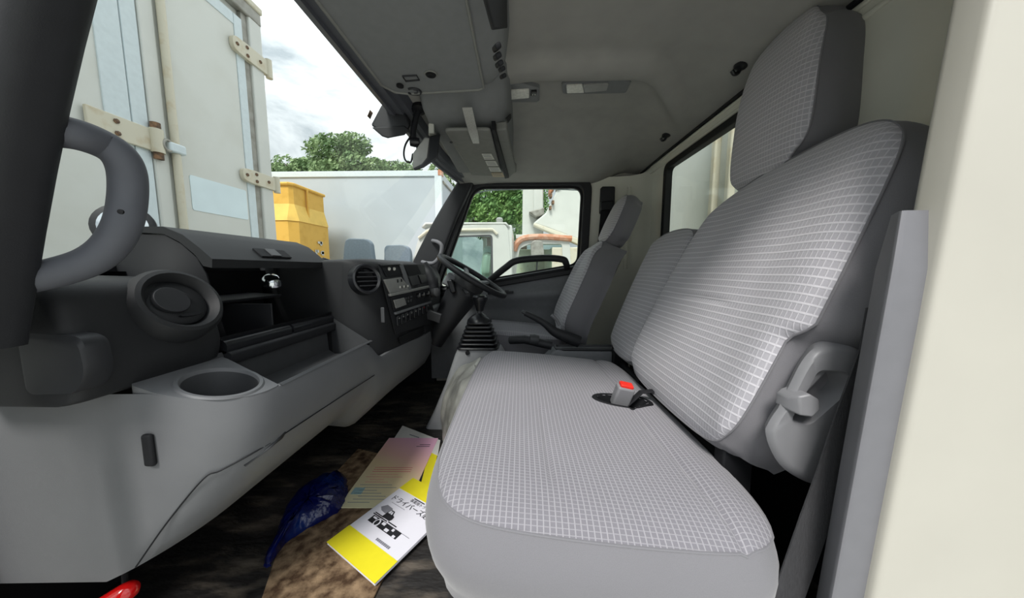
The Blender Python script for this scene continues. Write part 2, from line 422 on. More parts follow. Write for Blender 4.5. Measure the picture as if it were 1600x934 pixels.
# rear wall with its window
RW = [(.86, .86), (1.60, .86), (1.60, 1.262), (.86, 1.262)]
rin = roundpoly(RW, .035, 6)
rout = roundpoly([(.30, -.04), (2.0, -.04), (2.0, 1.42), (.30, 1.42)], .001, 6)
wall_rear = st(ringplate('wall_rear', rin, rout, lambda a, b, d: V((XR+d, a, b)), .02, 'beigein', smooth=False), 'cream painted steel rear wall of the cab', 'wall')
for z_ in (1.285, 1.315):
    box('pressed_bead', XR-.006, XR+.004, .34, 1.80, z_, z_+.012, 'beigein', wall_rear, bevel=.004)
box('rear_dark_panel', .70, .742, .40, 1.90, .0, .50, 'deep', wall_rear, bevel=.02)  # dark panel over the foot of the rear wall
win2 = root('window_2', (XR, 1.23, .86), 'rear cab window with black rubber seal behind the seats', 'window', kind='structure')
ringplate('rubber_seal', roundpoly(offpoly(RW, -.012), .03, 6), roundpoly(offpoly(RW, .016), .045, 6), lambda a, b, d: V((XR-.012+d, a, b)), .035, 'rubber', win2, bevel=.004)
slab('pane', roundpoly(offpoly(RW, -.008), .03, 6), lambda a, b, d: V((XR+.012+d, a, b)), .004, 'glass', win2)
# driver side wall: B pillar and quarter
st(loft('wall_right', [[V((x, y, z)) for z in (-.02, .4, .8, 1.1, 1.31)] for x, y in ((.405, 1.955), (.43, 1.925), (.50, 1.915), (.60, 1.915), (.67, 1.90), (.715, 1.865), (.735, 1.82), (.75, 1.74))], 'beigein', closed=False),
   'cream painted B pillar beside the driver seat', 'wall')
bp_ = g['wall_right']
tube('pressed_bead', [(.655, 1.893, .75), (.655, 1.893, 1.0), (.66, 1.89, 1.24)], .012, 'beigein', bp_, n=8)
box('outer_skin', .40, .80, 1.96, 1.99, -.3, 1.44, 'beige', bp_)
# firewall + passenger kick panel
st(prism('wall_front', [(-1.0, -.02), (-.97, -.02), (-.86, .72), (-.90, .72)], .36, 1.95, 'deep'), 'dark firewall in the footwell behind the dashboard', 'wall')
st(box('wall_left', -1.0, -.86, .372, .392, -.02, .62, 'deep'), 'black kick panel at the passenger footwell end', 'wall')
# driver door
door = root('door_1', (-.05, 1.95, 0), 'dark grey driver door with black framed window', 'door', kind='structure')
DW = [(-.53, .62), (.374, .775), (.392, 1.258), (-.285, 1.258)]
dfn = lambda a, b, d: V((a, 1.90+d, b))
ringplate('window_frame', roundpoly(DW, [.03, .05, .07, .08], 7), roundpoly(offpoly(DW, .05), [.03, .05, .09, .1], 7), dfn, .05, 'black', door, bevel=.008)
ringplate('window_seal', roundpoly(offpoly(DW, -.012), [.03, .05, .06, .07], 7), roundpoly(offpoly(DW, .004), [.03, .05, .07, .08], 7), lambda a, b, d: V((a, 1.925+d, b)), .02, 'rubber', door)
slab('pane', roundpoly(offpoly(DW, -.002), [.03, .05, .07, .08], 7), lambda a, b, d: V((a, 1.935+d, b)), .004, 'glass', door)
# door skin below the sill, built in courses so the armrest bulges
def doory(x, z):
    s = .62+.172*(x+.53)
    y = 1.925-.035*math.exp(-((z-(.585+.06*x))/.045)**2)*sstep(-.5, -.2, x)+.01*sstep(.52, .48, z)-.02*sstep(.30, .18, z)
    return y
grid('door_panel', 50, 44, lambda s, t: (lambda x: V((x, doory(x, (.03+t*(.615+.165*(x+.53)-.03))), .03+t*(.615+.165*(x+.53)-.03))))(-.58+.985*s), 'doorpanel', door)
tube('rain_visor_edge', smoothpath([at(712, 330, Y=2.02), at(730, 309, Y=2.02), at(755, 299, Y=2.02), at(790, 296, Y=2.02), at(850, 295, Y=2.02), at(905, 297, Y=2.02)], 5), .004, 'alu', door, n=6)
tube('sill_strip', [(-.50, 1.905, .615), (.38, 1.905, .765)], .012, 'black', door, n=8)
ph = smoothpath([at(765, 438, Y=1.86), at(790, 418, Y=1.82), at(808, 407, Y=1.815), at(850, 403, Y=1.815), at(878, 405, Y=1.815), at(884, 410, Y=1.83), at(886, 418, Y=1.89)], 6)
tube('pull_handle', ph, 1, 'black', door, n=12, flat=(.020, .017), up=(0, 1, 0))
box('outer_skin', -.60, .40, 1.955, 1.98, -.3, .62, 'beige', door)
obox('switch_panel', (-.12, 1.885, .60), (.16, .03, .012), frame((1, 0, .06), (0, 0, 1)), 'black', door)
for i in range(3): obox('window_switch', (-.16+.04*i, 1.88, .608+.0024*i), (.025, .014, .01), frame((1, 0, .06), (0, 0, 1)), 'gloss', door)
# driver A pillar, passenger A pillar
def pillar(name, y0, y1, label, w0=.20):
    rings = []
    for t in [i/10 for i in range(11)]:
        z = .66+.66*t
        xa = -.735+.385*t-.02*math.sin(math.pi*t)        # windscreen side
        wd = w0-.105*t
        rr = roundpoly([(xa, y0), (xa+wd, y0), (xa+wd, y1), (xa, y1)], .022, 4)
        rings.append([V((p[0], p[1], z)) for p in rr])
    return st(loft(name, rings, 'black', sub=0), label, 'pillar')
pillar('trim_1', 1.865, 1.97, 'black windscreen pillar trim beside the driver door')
pillar('trim_2', .285, .345, 'black windscreen pillar trim at the passenger door', .15)
# windscreen header: stepped profile swept across
hp = [(0, 0), (.012, -.014), (.03, -.02), (.033, -.012), (.06, -.016), (.064, -.006), (.082, -.004), (.10, .03), (.0, .05)]
hdr = st(loft('trim_3', [[V((hx(y)+a, y, hz(y)+b)) for a, b in hp] for y in [.34+.04*i for i in range(41)]], 'hdrtrim'), 'dark grey trim along the top of the windscreen', 'trim')
ws = root('window_1', (-.65, 1.15, .72), 'large raked windscreen', 'window', kind='structure')
grid('pane', 12, 24, lambda s, t: V((-.462-.40*s-.05*math.sin(math.pi*t)*s+.02*abs(2*t-1)**3, .36+1.58*t, 1.31-.59*s)), 'glass', ws)
# passenger roof rail, B pillar, sill
st(box('trim_4', -.46, .60, .33, .405, 1.26, 1.45, 'beige', bevel=.012), 'cream roof rail above the passenger door', 'trim')
st(loft('trim_5', [[V((x, y, z)) for x, y in roundpoly([(.447-.058*(.82-z)+.043, .362), (.80, .35), (.80, .40), (.447-.058*(.82-z)+.043, .40)], .008, 4)] for z in [-.3+.11*i for i in range(16)]], 'beige'), 'cream B pillar at the passenger door opening', 'pillar')
bt = []
def bpx(z): return .447-.058*(.82-z)
for i in range(13):
    t = i/12; z = -.02+.84*t; e = sstep(.9, 1, t)*.01; x = bpx(z)
    bt.append([V((p, y, z)) for p, y in roundpoly([(x+e, .372+e), (x+.05, .372+e), (x+.05, .42), (x+.034+e, .42)], [.010, .003, .003, .012], 4)])
st(loft('trim_6', bt, 'ptrim'), 'light grey plastic trim on the passenger B pillar', 'trim')
st(box('trim_7', -.62, .52, .325, .372, -.30, -.005, 'beige', bevel=.01), 'cream sill of the passenger door opening', 'trim')
# own cargo box seen through the rear window
cg = root('cargo_box_front', (1.1, 1.15, -.3), 'white cargo box front wall behind the rear window', 'cargo box')
box('front_panel', 1.02, 1.10, .1, 2.2, -.3, 2.4, 'white', cg, bevel=.01)
for y in (1.50, 1.62): box('corner_post', .99, 1.025, y, y+.035, -.3, 2.4, 'hinge', cg, bevel=.008)
st(box('wall_right_kick', -1.0, -.56, 1.93, 1.96, -.02, .70, 'deep'), 'dark driver side kick panel in the footwell', 'wall')

# ================================================================ SEATS
TB = math.radians(22)
UB = V((math.sin(TB), 0, math.cos(TB))); NB = V((-math.cos(TB), 0, math.sin(TB)))
EY = V((0, -1, 0))                      # a = +1 is the outboard (door) edge
bench = root('bench_seat', (.2, .85, 0), 'grey grid fabric two-person passenger bench seat', 'seat')
# cushion: a across (outboard +), b towards the rear
tc_ = math.radians(5.5)
UX = V((math.cos(tc_), 0, -math.sin(tc_))); NC = V((math.sin(tc_), 0, math.cos(tc_)))
CO = V((.141, .865, .380))
def cush_dz(x, y, a, b):
    z = -.007*math.exp(-((y+.085)/.007)**2)*sstep(.10, .15, x)*sstep(.40, .34, x)          # tuft crease
    z += -.006*math.exp(-((y-(.165+.03*a*a))/.006)**2)+.010*sstep(.165+.03*a*a, .22, y)*(1-a**6)*(1-b**8)          # rear roll seam
    z += -.012*math.exp(-((y+.02)/.14)**2-((x-.22)/.16)**2)
    z += .010*math.exp(-((x+.02)/.06)**2)*0
    return z
PO = (.036, .151)                        # buckle pocket centre (a-axis metres, b-axis metres)
def inpocket(x, y): return ((x-PO[0])/.034)**2+((y-PO[1])/.072)**2 < 1
cfront, cside, CP = pad(bench, ('cushion_top', 'cushion_side'), CO, EY, UX, NC, .935, .605, .17, k=.10, rc=.034, dome=.016, roll=.024, rollp=12, nu=150, nv=100, dz=cush_dz,
    keep=lambda x, y: not inpocket(x, y), bulge=.020,
    side=lambda a, b, t: -.02*t*t)
# pocket lining
def pk(r, dn):
    out = []
    for i in range(28):
        an = 2*math.pi*i/28; x = PO[0]+.034*r*math.cos(an); y = PO[1]+.072*r*math.sin(an)
        a, b = x/.4675, y/.3025
        q = max(abs(a), abs(b)); z = .016*(1-a*a)*(1-b*b)-.024*q**12+cush_dz(x, y, a, b)
        out.append(CO+EY*x+UX*y+NC*(z-dn))
    return out
loft('buckle_pocket', [pk(1.22, .001), pk(1.18, -.0025), pk(1.02, -.002), pk(.96, .012), pk(.9, .05)][::-1], 'deep', bench, caps='first')
# outer backrest
BO = V((.482, .758, .690))
def bwarp(a, b, x, y):
    return x*(1-.09*b)+.023*b-(.034*max(0, a)**5*sstep(-.10, -.24, b)), y+.035*a*sstep(0, 1, b)+.035*sstep(.2, 1, b)*(1-a**4)
def bside(a, b, t):
    if a > .9:   # outboard bolster swells above the recliner cover, tucks in beside it
        return .045*t*sstep(-.14, -.02, b)*sstep(1.0, .75, b)+.030*t*sstep(-.06, -.22, b)-.004
    return 0
def bdz(x, y, a, b):
    return .02*sstep(.45, .95, abs(a))*(1-abs(b)**6)*.6-.004*math.exp(-((y+.02)/.005)**2)*sstep(-.2, -.15, x)*sstep(.10, .04, x)
pad(bench, ('backrest', 'backrest_side'), BO, EY, UB, NB, .535, .625, .11, rc=.025, k=.16, dome=.012, roll=.02, nu=110, nv=110, dz=bdz, side=bside, warp=bwarp, mf='fabb')
# centre backrest
pad(bench, ('centre_backrest', 'centre_backrest_side'), BO+V((.012, .458, -.035)), EY, UB, NB, .355, .545, .10, k=.25, dome=.012, roll=.02, nu=80, nv=90, mf='fabb',
    warp=lambda a, b, x, y: (x, y))
# headrest
TH = math.radians(3.5); UH = V((math.sin(TH), 0, math.cos(TH))); NH = V((-math.cos(TH), 0, math.sin(TH)))
hr = pad(bench, ('headrest', 'headrest_side'), V((.630, .838, 1.168)), EY, UH, NH, .245, .405, .125, k=.28, rc=.03, dome=.014, roll=.018, mf='fabd', nu=50, nv=60,
    dz=lambda x, y, a, b: -.024*max(0, b)**2, warp=lambda a, b, x, y: (x*(1-.06*b)-.012*min(0, a)*0, y-.012*min(0, b)*a), bulge=.012, side=lambda a, b, t: -.012*t*t*(1+.6*b))
# recliner cover with its lever
rc = []
cov = [(.452, .405), (.425, .43), (.405, .47), (.403, .50), (.414, .508), (.432, .555), (.452, .605), (.472, .628), (.505, .633), (.545, .622), (.57, .58), (.57, .46), (.55, .40), (.50, .385)]
cvr = [V((p[0], p[1])) for p in cov]
def cvfn(a, b, d): return V((a, .540-d, b))
cen = V((.487, .51))
rings = []
for sc, d in ((1.0, 0), (1.0, .045), (.97, .062), (.90, .070), (.80, .071)):
    rings.append([cvfn(*(cen+(p-cen)*sc), d) for p in smoothpath([V((q[0], q[1], 0)) for q in cvr], 4, True) for p in [V((p.x, p.y))]])
# recess: steps inside the face
rec = roundpoly([(.436, .508), (.466, .503), (.522, .562), (.512, .588), (.470, .590)], .010, 6)
def resample(ring, n, c):
    out = []
    import bisect
    angs = sorted((math.atan2(p[1]-c[1], p[0]-c[0]), p) for p in ring)
    A = [a for a, _ in angs]
    for j in range(n):
        an = -math.pi+2*math.pi*j/n
        i = bisect.bisect(A, an); a0, p0 = angs[i-1] if i > 0 else (angs[-1][0]-2*math.pi, angs[-1][1]); a1, p1 = angs[i] if i < len(A) else (angs[0][0]+2*math.pi, angs[0][1])
        t = (an-a0)/max(1e-6, a1-a0); out.append(V(p0)*(1-t)+V(p1)*t)
    return out
rc_c = V((.478, .55))
outer2 = [V((p.x, p.z)) for p in rings[0]]
R0 = resample(outer2, 72, rc_c); R1 = resample(rec, 72, rc_c)
rr = [[cvfn(p.x+.06, p.y, 0) for p in R0], [cvfn(p.x+.016, p.y, .040) for p in R0]]
for s_, d in ((.965, .058), (.92, .066), (.85, .069)):
    rr.append([cvfn(*(rc_c+(p-rc_c)*s_), d) for p in R0])
rr += [[cvfn(*(rc_c+(p-rc_c)*1.06), .069) for p in R1], [cvfn(p.x, p.y, .066) for p in R1], [cvfn(*(rc_c+(p-rc_c)*.93), .036) for p in R1], [cvfn(*(rc_c+(p-rc_c)*.5), .032) for p in R1]]
rcov = loft('recliner_cover', rr, 'seatplastic', bench)
lv = frame((.52, 0, .85), (0, -1, 0))
obox('recliner_stem', (.478, .485, .578), (.075, .012, .012), frame((.62, 0, .78), (0, -1, 0)), 'seatplastic', rcov, bevel=.004)
lvr = [[V((x, y, z)) for x, y, z in q] for q in (
    [(.438, .452, .531), (.438, .452, .507), (.438, .480, .507), (.438, .480, .531)],
    [(.446, .438, .540), (.450, .434, .503), (.450, .480, .503), (.446, .480, .540)],
    [(.462, .434, .547), (.466, .430, .502), (.466, .480, .502), (.462, .480, .547)],
    [(.482, .438, .535), (.486, .438, .513), (.486, .480, .513), (.482, .480, .535)],
    [(.490, .448, .524), (.490, .448, .516), (.490, .480, .516), (.490, .480, .524)])]
loft('recliner_lever', [[V((.448+(p.x-.465)*.85, .472+(p.y-.455)*.8, .541+(p.z-.524)*.8)) for p in r_] for r_ in lvr], 'seatplastic', rcov, bevel=.003)
box('seat_base', -.05, .36, .55, 1.25, .0, .22, 'deep', bench, bevel=.01)
box('seat_rail', .30, .60, .56, .60, .0, .05, 'black', bench); box('seat_rail', .30, .60, 1.15, 1.19, .0, .05, 'black', bench)
tube('hinge_bar', [(.45, .62, .33), (.45, 1.31, .33)], .015, 'deep', bench)
for y in (.62, 1.05, 1.33): box('hinge_bracket', .41, .47, y-.04, y-.01, .0, .42, 'deep', bench)

# buckle standing in the pocket
bk = at(974, 612, Y=.835)
bkr = root('seat_belt_buckle', (bk.x, bk.y, bk.z-.05), 'grey seat belt buckle with red button standing in the bench cushion', 'buckle')
fb = frame((.93, 0, -.2), (.25, -.25, .95))
obox('housing', bk+V((-.003, 0, -.012)), (.048, .030, .068), fb, 'seatplastic', bkr, bevel=.006)
obox('release_button', bk+fb @ V((0, -.002, .024)), (.037, .023, .012), fb, 'red', bkr, bevel=.004)
sbk = at(1000, 617, Y=.73)
tube('second_buckle_strap', [bk+V((.01, 0, -.04)), bk+V((.05, 0, .0)), bk+V((.085, .004, .002)), bk+V((.14, .01, -.03))], 1, 'blackbelt', bkr, flat=(.012, .003), up=(0, 0, 1))

# driver seat
ds = root('drivers_seat', (.2, 1.65, 0), 'grey driver seat with tall headrest beside the driver door', 'seat')
TD = math.radians(24); UD = V((math.sin(TD), 0, math.cos(TD))); ND = V((-math.cos(TD), 0, math.sin(TD)))
pad(ds, ('backrest', 'backrest_side'), V((.305, 1.665, .66)), EY, UD, ND, .39, .54, .12, k=.35, dome=.01, roll=.02, nu=60, nv=70, mf='fabb',
    dz=lambda x, y, a, b: .03*sstep(.5, .95, abs(a))*(1-b**6), warp=lambda a, b, x, y: (x*(1-.06*b-.22*sstep(.3, 1, b)), y), side=lambda a, b, t: .03*t if abs(a) > .9 else 0)
pad(ds, ('headrest', 'headrest_side'), V((.482, 1.64, 1.015)), EY, UD, ND, .225, .26, .085, k=.3, dome=.01, roll=.014, mf='fabd', nu=40, nv=40, warp=lambda a, b, x, y: (x*(1-.12*b), y))
pad(ds, ('cushion_top', 'cushion_side'), V((.0, 1.668, .41)), EY, UX, NC, .39, .50, .14, k=.3, dome=.02, roll=.014, nu=60, nv=60,
    dz=lambda x, y, a, b: .015*sstep(.55, .95, abs(a)))
box('seat_base', -.15, .25, 1.48, 1.84, .0, .28, 'deep', ds, bevel=.01)
tube('recliner_lever', [at(862, 492, Y=1.43), at(870, 500, Y=1.43), at(874, 508, Y=1.43)], .008, 'seatplastic', ds)

# passenger belt across the door side
def strip(name, pts, wv, th, m, parent=None, **k):
    """flat webbing: pts centre line, wv half-width vectors"""
    rings = []
    for i, p in enumerate(pts):
        p = V(p); t = (V(pts[min(i+1, len(pts)-1)])-V(pts[max(i-1, 0)])).normalized(); wd = V(wv[i]); nrm = t.cross(wd).normalized()*th
        rings.append([p-wd-nrm, p+wd-nrm, p+wd+nrm, p-wd+nrm])
    return fin(name, *loftm(rings), m, parent, **k)
bl = [at(1358, 480, Y=.45), at(1349, 545, Y=.445), at(1322, 640, Y=.44), at(1301, 725, Y=.435), at(1278, 800, Y=.43), at(1231, 934, Y=.42), at(1190, 1040, Y=.41)]
br = [.004, .006, .015, .022, .027, .027, .027]
blt = root('seat_belt', (bl[-1].x, bl[-1].y, bl[-1].z), 'grey webbing seat belt hanging beside the passenger B pillar', 'seat belt')
strip('webbing', bl, [V((.93, 0, .20))*r+V((0, .010*0, 0)) for r in br], .0012, 'belt', blt)

# ================================================================ DASHBOARD
dash = root('dashboard', (-.6, 1.1, .2), 'black and grey truck dashboard with open glove box and centre switch panel', 'dashboard')
LX, LZ = -.453, .53                       # tray lip
# grey front skin: slices along Y (lip top -> knee bulge -> bottom)
def skin(y):
    e = .11*(1-math.sqrt(max(0, 1-(max(0, .522-y)/.0945)**2))) if y < .522 else 0          # rounded outboard corner
    zt = LZ+e*.306 if y < .86 else LZ-.066*sstep(.86, .96, y)-.03*sstep(.97, 1.5, y)
    s = LX-e
    dn = .055*sstep(1.0, 1.5, y)
    lo = .085*e/.11
    return [(s-.012, zt+.000), (s-.003, zt-.001), (s, zt-.008), (s+.004, zt-.05), (s-.004, zt-.11), (s-.035, zt-.165-lo*.5), (s-.075, zt-.205+dn*.3-lo*.9), (s-.105, zt-.235+dn*.5-lo), (s-.125, zt-.245+dn*.5-lo), (s-.20, zt-.24-lo)]
ys = [.428, .4285, .4295, .431, .434, .438, .444, .452, .465, .48, .50, .522, .54, .6, .7, .8, .86, .885, .91, .935, .96, 1.05, 1.15, 1.25, 1.35, 1.43, 1.50]
lowp = loft('lower_panel', [[V((x-.30, .416, z)) for x, z in skin(.428)]]+[[V((x, y, z)) for x, z in skin(y)] for y in ys], 'grey', dash, closed=False)
sk = at(233, 703, Y=.424)
obox('mounting_slot', sk, (.016, .008, .052), frame((1, 0, 0), (0.02, 0, 1)), 'deep', dash, bevel=.006)
# seam line and hinge notch of the lower cover (raised welts)
seam_px = [(212, 886), (262, 815), (318, 748), (345, 735), (395, 708), (450, 674), (520, 628), (585, 586)]
def onskin(u, v):
    d = ray(u, v); best = None
    for i in range(600):
        p = CAM+d*(.35+i*.0025)
        if p.y < .4285: continue
        pr = skin(min(1.5, p.y)); zs = [q[1] for q in pr]
        for k in range(len(pr)-1):
            if pr[k+1][1] <= p.z <= pr[k][1]:
                t = (pr[k][1]-p.z)/max(1e-6, pr[k][1]-pr[k+1][1]); xs = pr[k][0]*(1-t)+pr[k+1][0]*t
                if p.x <= xs: return p-d*.003
    return at(u, v, Y=.4225)
seam = smoothpath([onskin(u, v) for u, v in seam_px], 5)
tube('cover_seam', seam, .0012, 'deep', dash, n=6)
fin('cover_latch', [onskin(382, 728), onskin(440, 684), onskin(446, 674), onskin(420, 700)], [(0, 1, 2, 3)], 'tray', dash, solid=.004)
# cup holder platform
pc = V((-.522, .502, .5515)); pz = lambda x, y: .53+(x-LX)*(-.306)
pts = []
quad = []
for a_, b_ in (((-.60, .430), (-.60, .578)), ((-.60, .578), (LX-.003, .541))): quad += [V(a_).lerp(V(b_), i/14) for i in range(14)]
quad += [V((skin(y)[1][0], y)) for y in [.541-.0055*i for i in range(20)]+[.434, .431, .428]]+[V((-.578, .429)).lerp(V((-.60, .430)), i/10) for i in range(10)]
cc = V((-.523, .498))
outr = resample(quad, 64, cc)
def cupring(r, dz=0, sc=None): return [V((cc.x+r*math.cos(-math.pi+2*math.pi*j/64), cc.y+r*math.sin(-math.pi+2*math.pi*j/64), pz(cc.x+r*math.cos(-math.pi+2*math.pi*j/64), 0)+dz)) for j in range(64)]
cupo = loft('cup_platform', [[V((p.x, p.y, pz(p.x, p.y)-.02)) for p in outr], [V((p.x, p.y, pz(p.x, p.y))) for p in outr], cupring(.058), cupring(.056, .003), cupring(.051, .003), cupring(.049, -.003)], 'grey', dash, caps=False)
cupv = [cupring(.049, -.003), cupring(.047, -.03), cupring(.044, -.09)]
loft('cup_holder', cupv[::-1], 'tray', dash, caps='first')
# open tray
trs = [(-.60, .583), (-.597, .575), (-.592, .500), (-.575, .488), (-.475, .488), (-.466, .495), (-.463, .527), (-.460, .532), (-.453, .529)]
loft('open_tray', [[V((x, y, z)) for x, z in trs] for y in (.545, .56, .7, .85, .90)], 'tray', dash, closed=False)
fin('tray_end', [V((x, .543, z)) for x, z in trs]+[V((-.60, .543, .45)), ], [tuple(range(10))], 'grey', dash, solid=.003)
loft('tray_side', [[V((-.60, .93, .60)), V((-.60, .93, .47)), ], [V((-.453, .885, .53)), V((-.453, .885, .46))]], 'tray', dash, closed=False)
# outboard vent pod
pod = []
for y in [.372, .376, .385, .40, .55, .565, .573, .575]:
    e = .016*(1-math.sqrt(max(0, 1-((abs(y-.4735)-.084)/.018)**2))) if abs(y-.4735) > .084 else 0
    pr = roundpoly([(-.80+e, .565), (-.60-e, .565), (-.585-e, .61), (-.612-e, .733-e), (-.80, .738-e)], [.005, .01, .045, .03, .005], 6)
    pod.append([V((x, y, z)) for x, z in pr])
podo = loft('vent_pod', pod, 'dash', dash)
va = V((.80, -.10, .42)).normalized(); vc = at(284, 470, X=-.588)
bez = lathe('vent_bezel', [(.066, -.030), (.064, -.006), (.058, .004), (.052, .006), (.046, .000), (.043, -.014), (.040, -.018)], vc, va, 'dash', dash, n=40, cap=False)
lathe('vent_flap', [(.0, -.004), (.034, -.005), (.040, -.009), (.0405, -.02)], vc, va, 'dash', dash, n=36, cap=False)
vf = frame(V((0, 1, 0)), va)
flp = []
for i in range(24):
    an = 2*math.pi*i/24; flp.append(V((.026*math.cos(an)-.012, .024*math.sin(an)+.004)))
loft('flap_shutter', [[vc+vf @ V((p.x, p.y, -.006)) for p in flp], [vc+vf @ V((p.x*.98, p.y*.98, .001)) for p in flp]], 'black', dash, bevel=.001)
loft('flap_finger_groove', [[vc+vf @ V((q.x*s_, q.y*s_, d_)) for q in [V((.018*math.cos(a_)+.004, .003*math.sin(a_)-.026)) for a_ in [j*math.pi/6 for j in range(12)]]] for s_, d_ in ((1, -.006), (1, -.001))], 'deep', dash)
# outboard demister outlet
dm = []
for y, s in ((.36, .92), (.366, 1), (.40, 1), (.408, .95), (.412, .8)):
    c = V((-.60, .595)); dm.append([V((c.x+(p.x-c.x)*s, .792-y if False else .735-y+.0, c.y+(p.y-c.y)*s)) for p in roundpoly([(-.66, .582), (-.585, .585), (-.568, .615), (-.572, .662), (-.66, .668)], .015, 5)])
loft('side_outlet', [[V((p.x, .40-(p.y-.323)*.6, p.z)) for p in r] for r in dm], 'black', dash)
# glove compartment
gy0, gy1 = .578, .935
loft('glove_bin', [[V((x, y, z)) for x, z in ((-.595, .615), (-.605, .598), (-.625, .592), (-.66, .575), (-.80, .57), (-.815, .60), (-.82, .76))] for y in (gy0, .7, .85, gy1)], 'deep', dash, closed=False)
fin('glove_side', [V((-.605, gy1, .60)), V((-.82, gy1, .57)), V((-.84, gy1, .76)), V((-.70, gy1, .755)), V((-.64, gy1, .71))], [(0, 1, 2, 3, 4)], 'deep', dash, solid=.004)
fin('glove_side', [V((-.605, gy0+.018, .60)), V((-.84, gy0+.018, .57)), V((-.835, gy0+.018, .812)), V((-.755, gy0+.018, .819)), V((-.71, gy0+.018, .817)), V((-.68, gy0+.018, .80)), V((-.65, gy0+.018, .772)), V((-.635, gy0+.018, .74))], [(0, 1, 2, 3, 4, 5, 6, 7)], 'deep', dash, solid=.004)
for a_, b_ in ((gy0, .752), (.760, gy1)):
    loft('glove_ledge', [[V((x, y, z)) for x, z in roundpoly([(-.632, .585), (-.590, .578), (-.588, .600), (-.605, .612), (-.632, .606)], .008, 4)] for y in (a_, b_)], 'gloss', dash)
loft('glove_sill', [[V((x, y, z)) for x, z in roundpoly([(-.63, .56), (-.585, .555), (-.580, .580), (-.62, .592)], .006, 4)] for y in (gy0, gy1+.01)], 'black', dash)
loft('glove_shelf', [[V((x, y, z)) for x, z in roundpoly([(-.80, .672), (-.70, .668), (-.695, .676), (-.80, .682)], .003, 3)] for y in (gy0, .86)], 'black', dash)
obox('glove_divider', (-.69, .72, .62), (.16, .004, .09), Matrix.Identity(3), 'black', dash, bevel=.001)
lc = at(424, 440, X=-.69)
lathe('latch_striker', [(.0, .022), (.014, .018), (.022, .008), (.025, -.006), (.016, -.012)], lc, (.3, -.3, .8), 'chrome', dash, n=16)
# raised lid
lidp = [(-.618, .752), (-.616, .770), (-.640, .792), (-.672, .818), (-.710, .834), (-.760, .834), (-.815, .822), (-.815, .812), (-.755, .822), (-.712, .820), (-.680, .804), (-.650, .778), (-.636, .756)]
lid = loft('glove_lid', [[V((x, y, z)) for x, z in lidp] for y in (.592, .6, .75, .945, .952)], 'dash', dash)
hc = at(427, 396, X=-.634); lf = frame((0, 1, 0), V((.66, 0, .75)))
obox('latch_recess', hc, (.095, .030, .004), lf, 'deep', lid, bevel=.001)
obox('latch_tab', hc+lf @ V((-.002, 0, .002)), (.030, .026, .005), lf, 'tray', lid, bevel=.001)
for y in (.62, .92): obox('lid_arm', (-.775, y, .785), (.012, .01, .09), frame((1, 0, .2), (0, 0, 1)), 'black', dash)
# cowl top behind
loft('dash_top', [[V((-.90, y, .715)), V((-.84, y, .742)), V((-.80, y, .745))] for y in (.36, 1.9)], 'dash', dash, closed=False)
# centre stack: body
def stk(y):
    e = .10*(1-math.sqrt(max(0, 1-(max(0, 1.035-y)/.105)**2)))*.9
    r = .03*(1-math.sqrt(max(0, 1-(max(0, y-1.39)/.04)**2)))
    e += r
    return roundpoly([(-.80, .40), (-.462-e*1.3, .40), (-.460-e*1.3, .45), (-.458-e*1.2, .525), (-.464-e, .765-e*.15), (-.50-e*.6, .785-e*.12), (-.80, .775-e*.1)], [.005, .02, .02, .03, .02, .03, .005], 4)
yss = [.930, .932, .936, .942, .95, .962, .978, 1.0, 1.035, 1.1, 1.25, 1.39, 1.40, 1.41, 1.42, 1.427]
stack = loft('centre_stack', [[V((x, y, z)) for x, z in stk(y)] for y in yss], 'dash', dash)
# its face: plane through the two edges
FA, FB = V((-.457, 1.2, .525)), V((-.463, 1.2, .765)); FN = (FB-FA).cross(V((0, 1, 0))).normalized()
if FN.x < 0: FN = -FN
FU = (FB-FA).normalized(); ff = frame((0, 1, 0), FN); FP = FA+FN*.0015
def fpx(u, v): return at(u, v, P=FP, N=FN)
def facequad(name, px, th, m, parent=dash, off=0, bevel=.0015, inset=None):
    q = [fpx(*p) for p in px]; lo = [p+FN*off for p in q]; hi = [p+FN*(off+th) for p in q]
    return loft(name, [lo, hi], m, parent, bevel=bevel, smooth=False)
facequad('face_plate', [(590, 412), (662, 413), (681, 503), (617, 522)], .002, 'black', stack)
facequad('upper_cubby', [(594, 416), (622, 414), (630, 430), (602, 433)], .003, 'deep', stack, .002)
facequad('cubby_rim', [(593, 413.5), (622, 412), (622.5, 414), (593.8, 416)], .008, 'dash', stack, .002)
for u, v in ((605, 420), (613, 420)):
    lathe('white_plug', [(.006, 0), (.006, .004), (.004, .006)], fpx(u, v)+FN*.005, FN, 'lens', stack, n=12)
rad = facequad('radio_panel', [(597, 437), (624, 433), (640, 452), (607, 458)], .006, 'silver', stack, .002)
for u, v in ((618, 439), (624, 438)): obox('radio_slot', fpx(u, v)+FN*.008, (.010, .012, .003), ff, 'deep', rad)
for u, v in ((622, 448.5), (628, 447.6), (634, 446.6)):
    obox('radio_button', fpx(u, v)+FN*.009, (.012, .009, .004), ff, 'lens', rad); obox('button_gap', fpx(u+2.6, v)+FN*.0085, (.004, .010, .003), ff, 'deep', rad)
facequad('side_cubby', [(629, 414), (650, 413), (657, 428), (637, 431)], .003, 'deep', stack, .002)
facequad('cubby_floor', [(637, 432.5), (650, 430.5), (655, 444), (642, 446)], .004, 'tray', stack, .002)
facequad('cubby_door', [(652, 430), (663, 429), (668, 441), (657, 443)], .004, 'gloss', stack, .002)
facequad('shelf_bar', [(605, 459), (667, 446), (668, 449.5), (606, 463)], .010, 'silver', stack, .002)
facequad('mullion', [(621, 412), (626, 412), (641, 455), (637, 456)], .008, 'doorpanel', stack, .002)
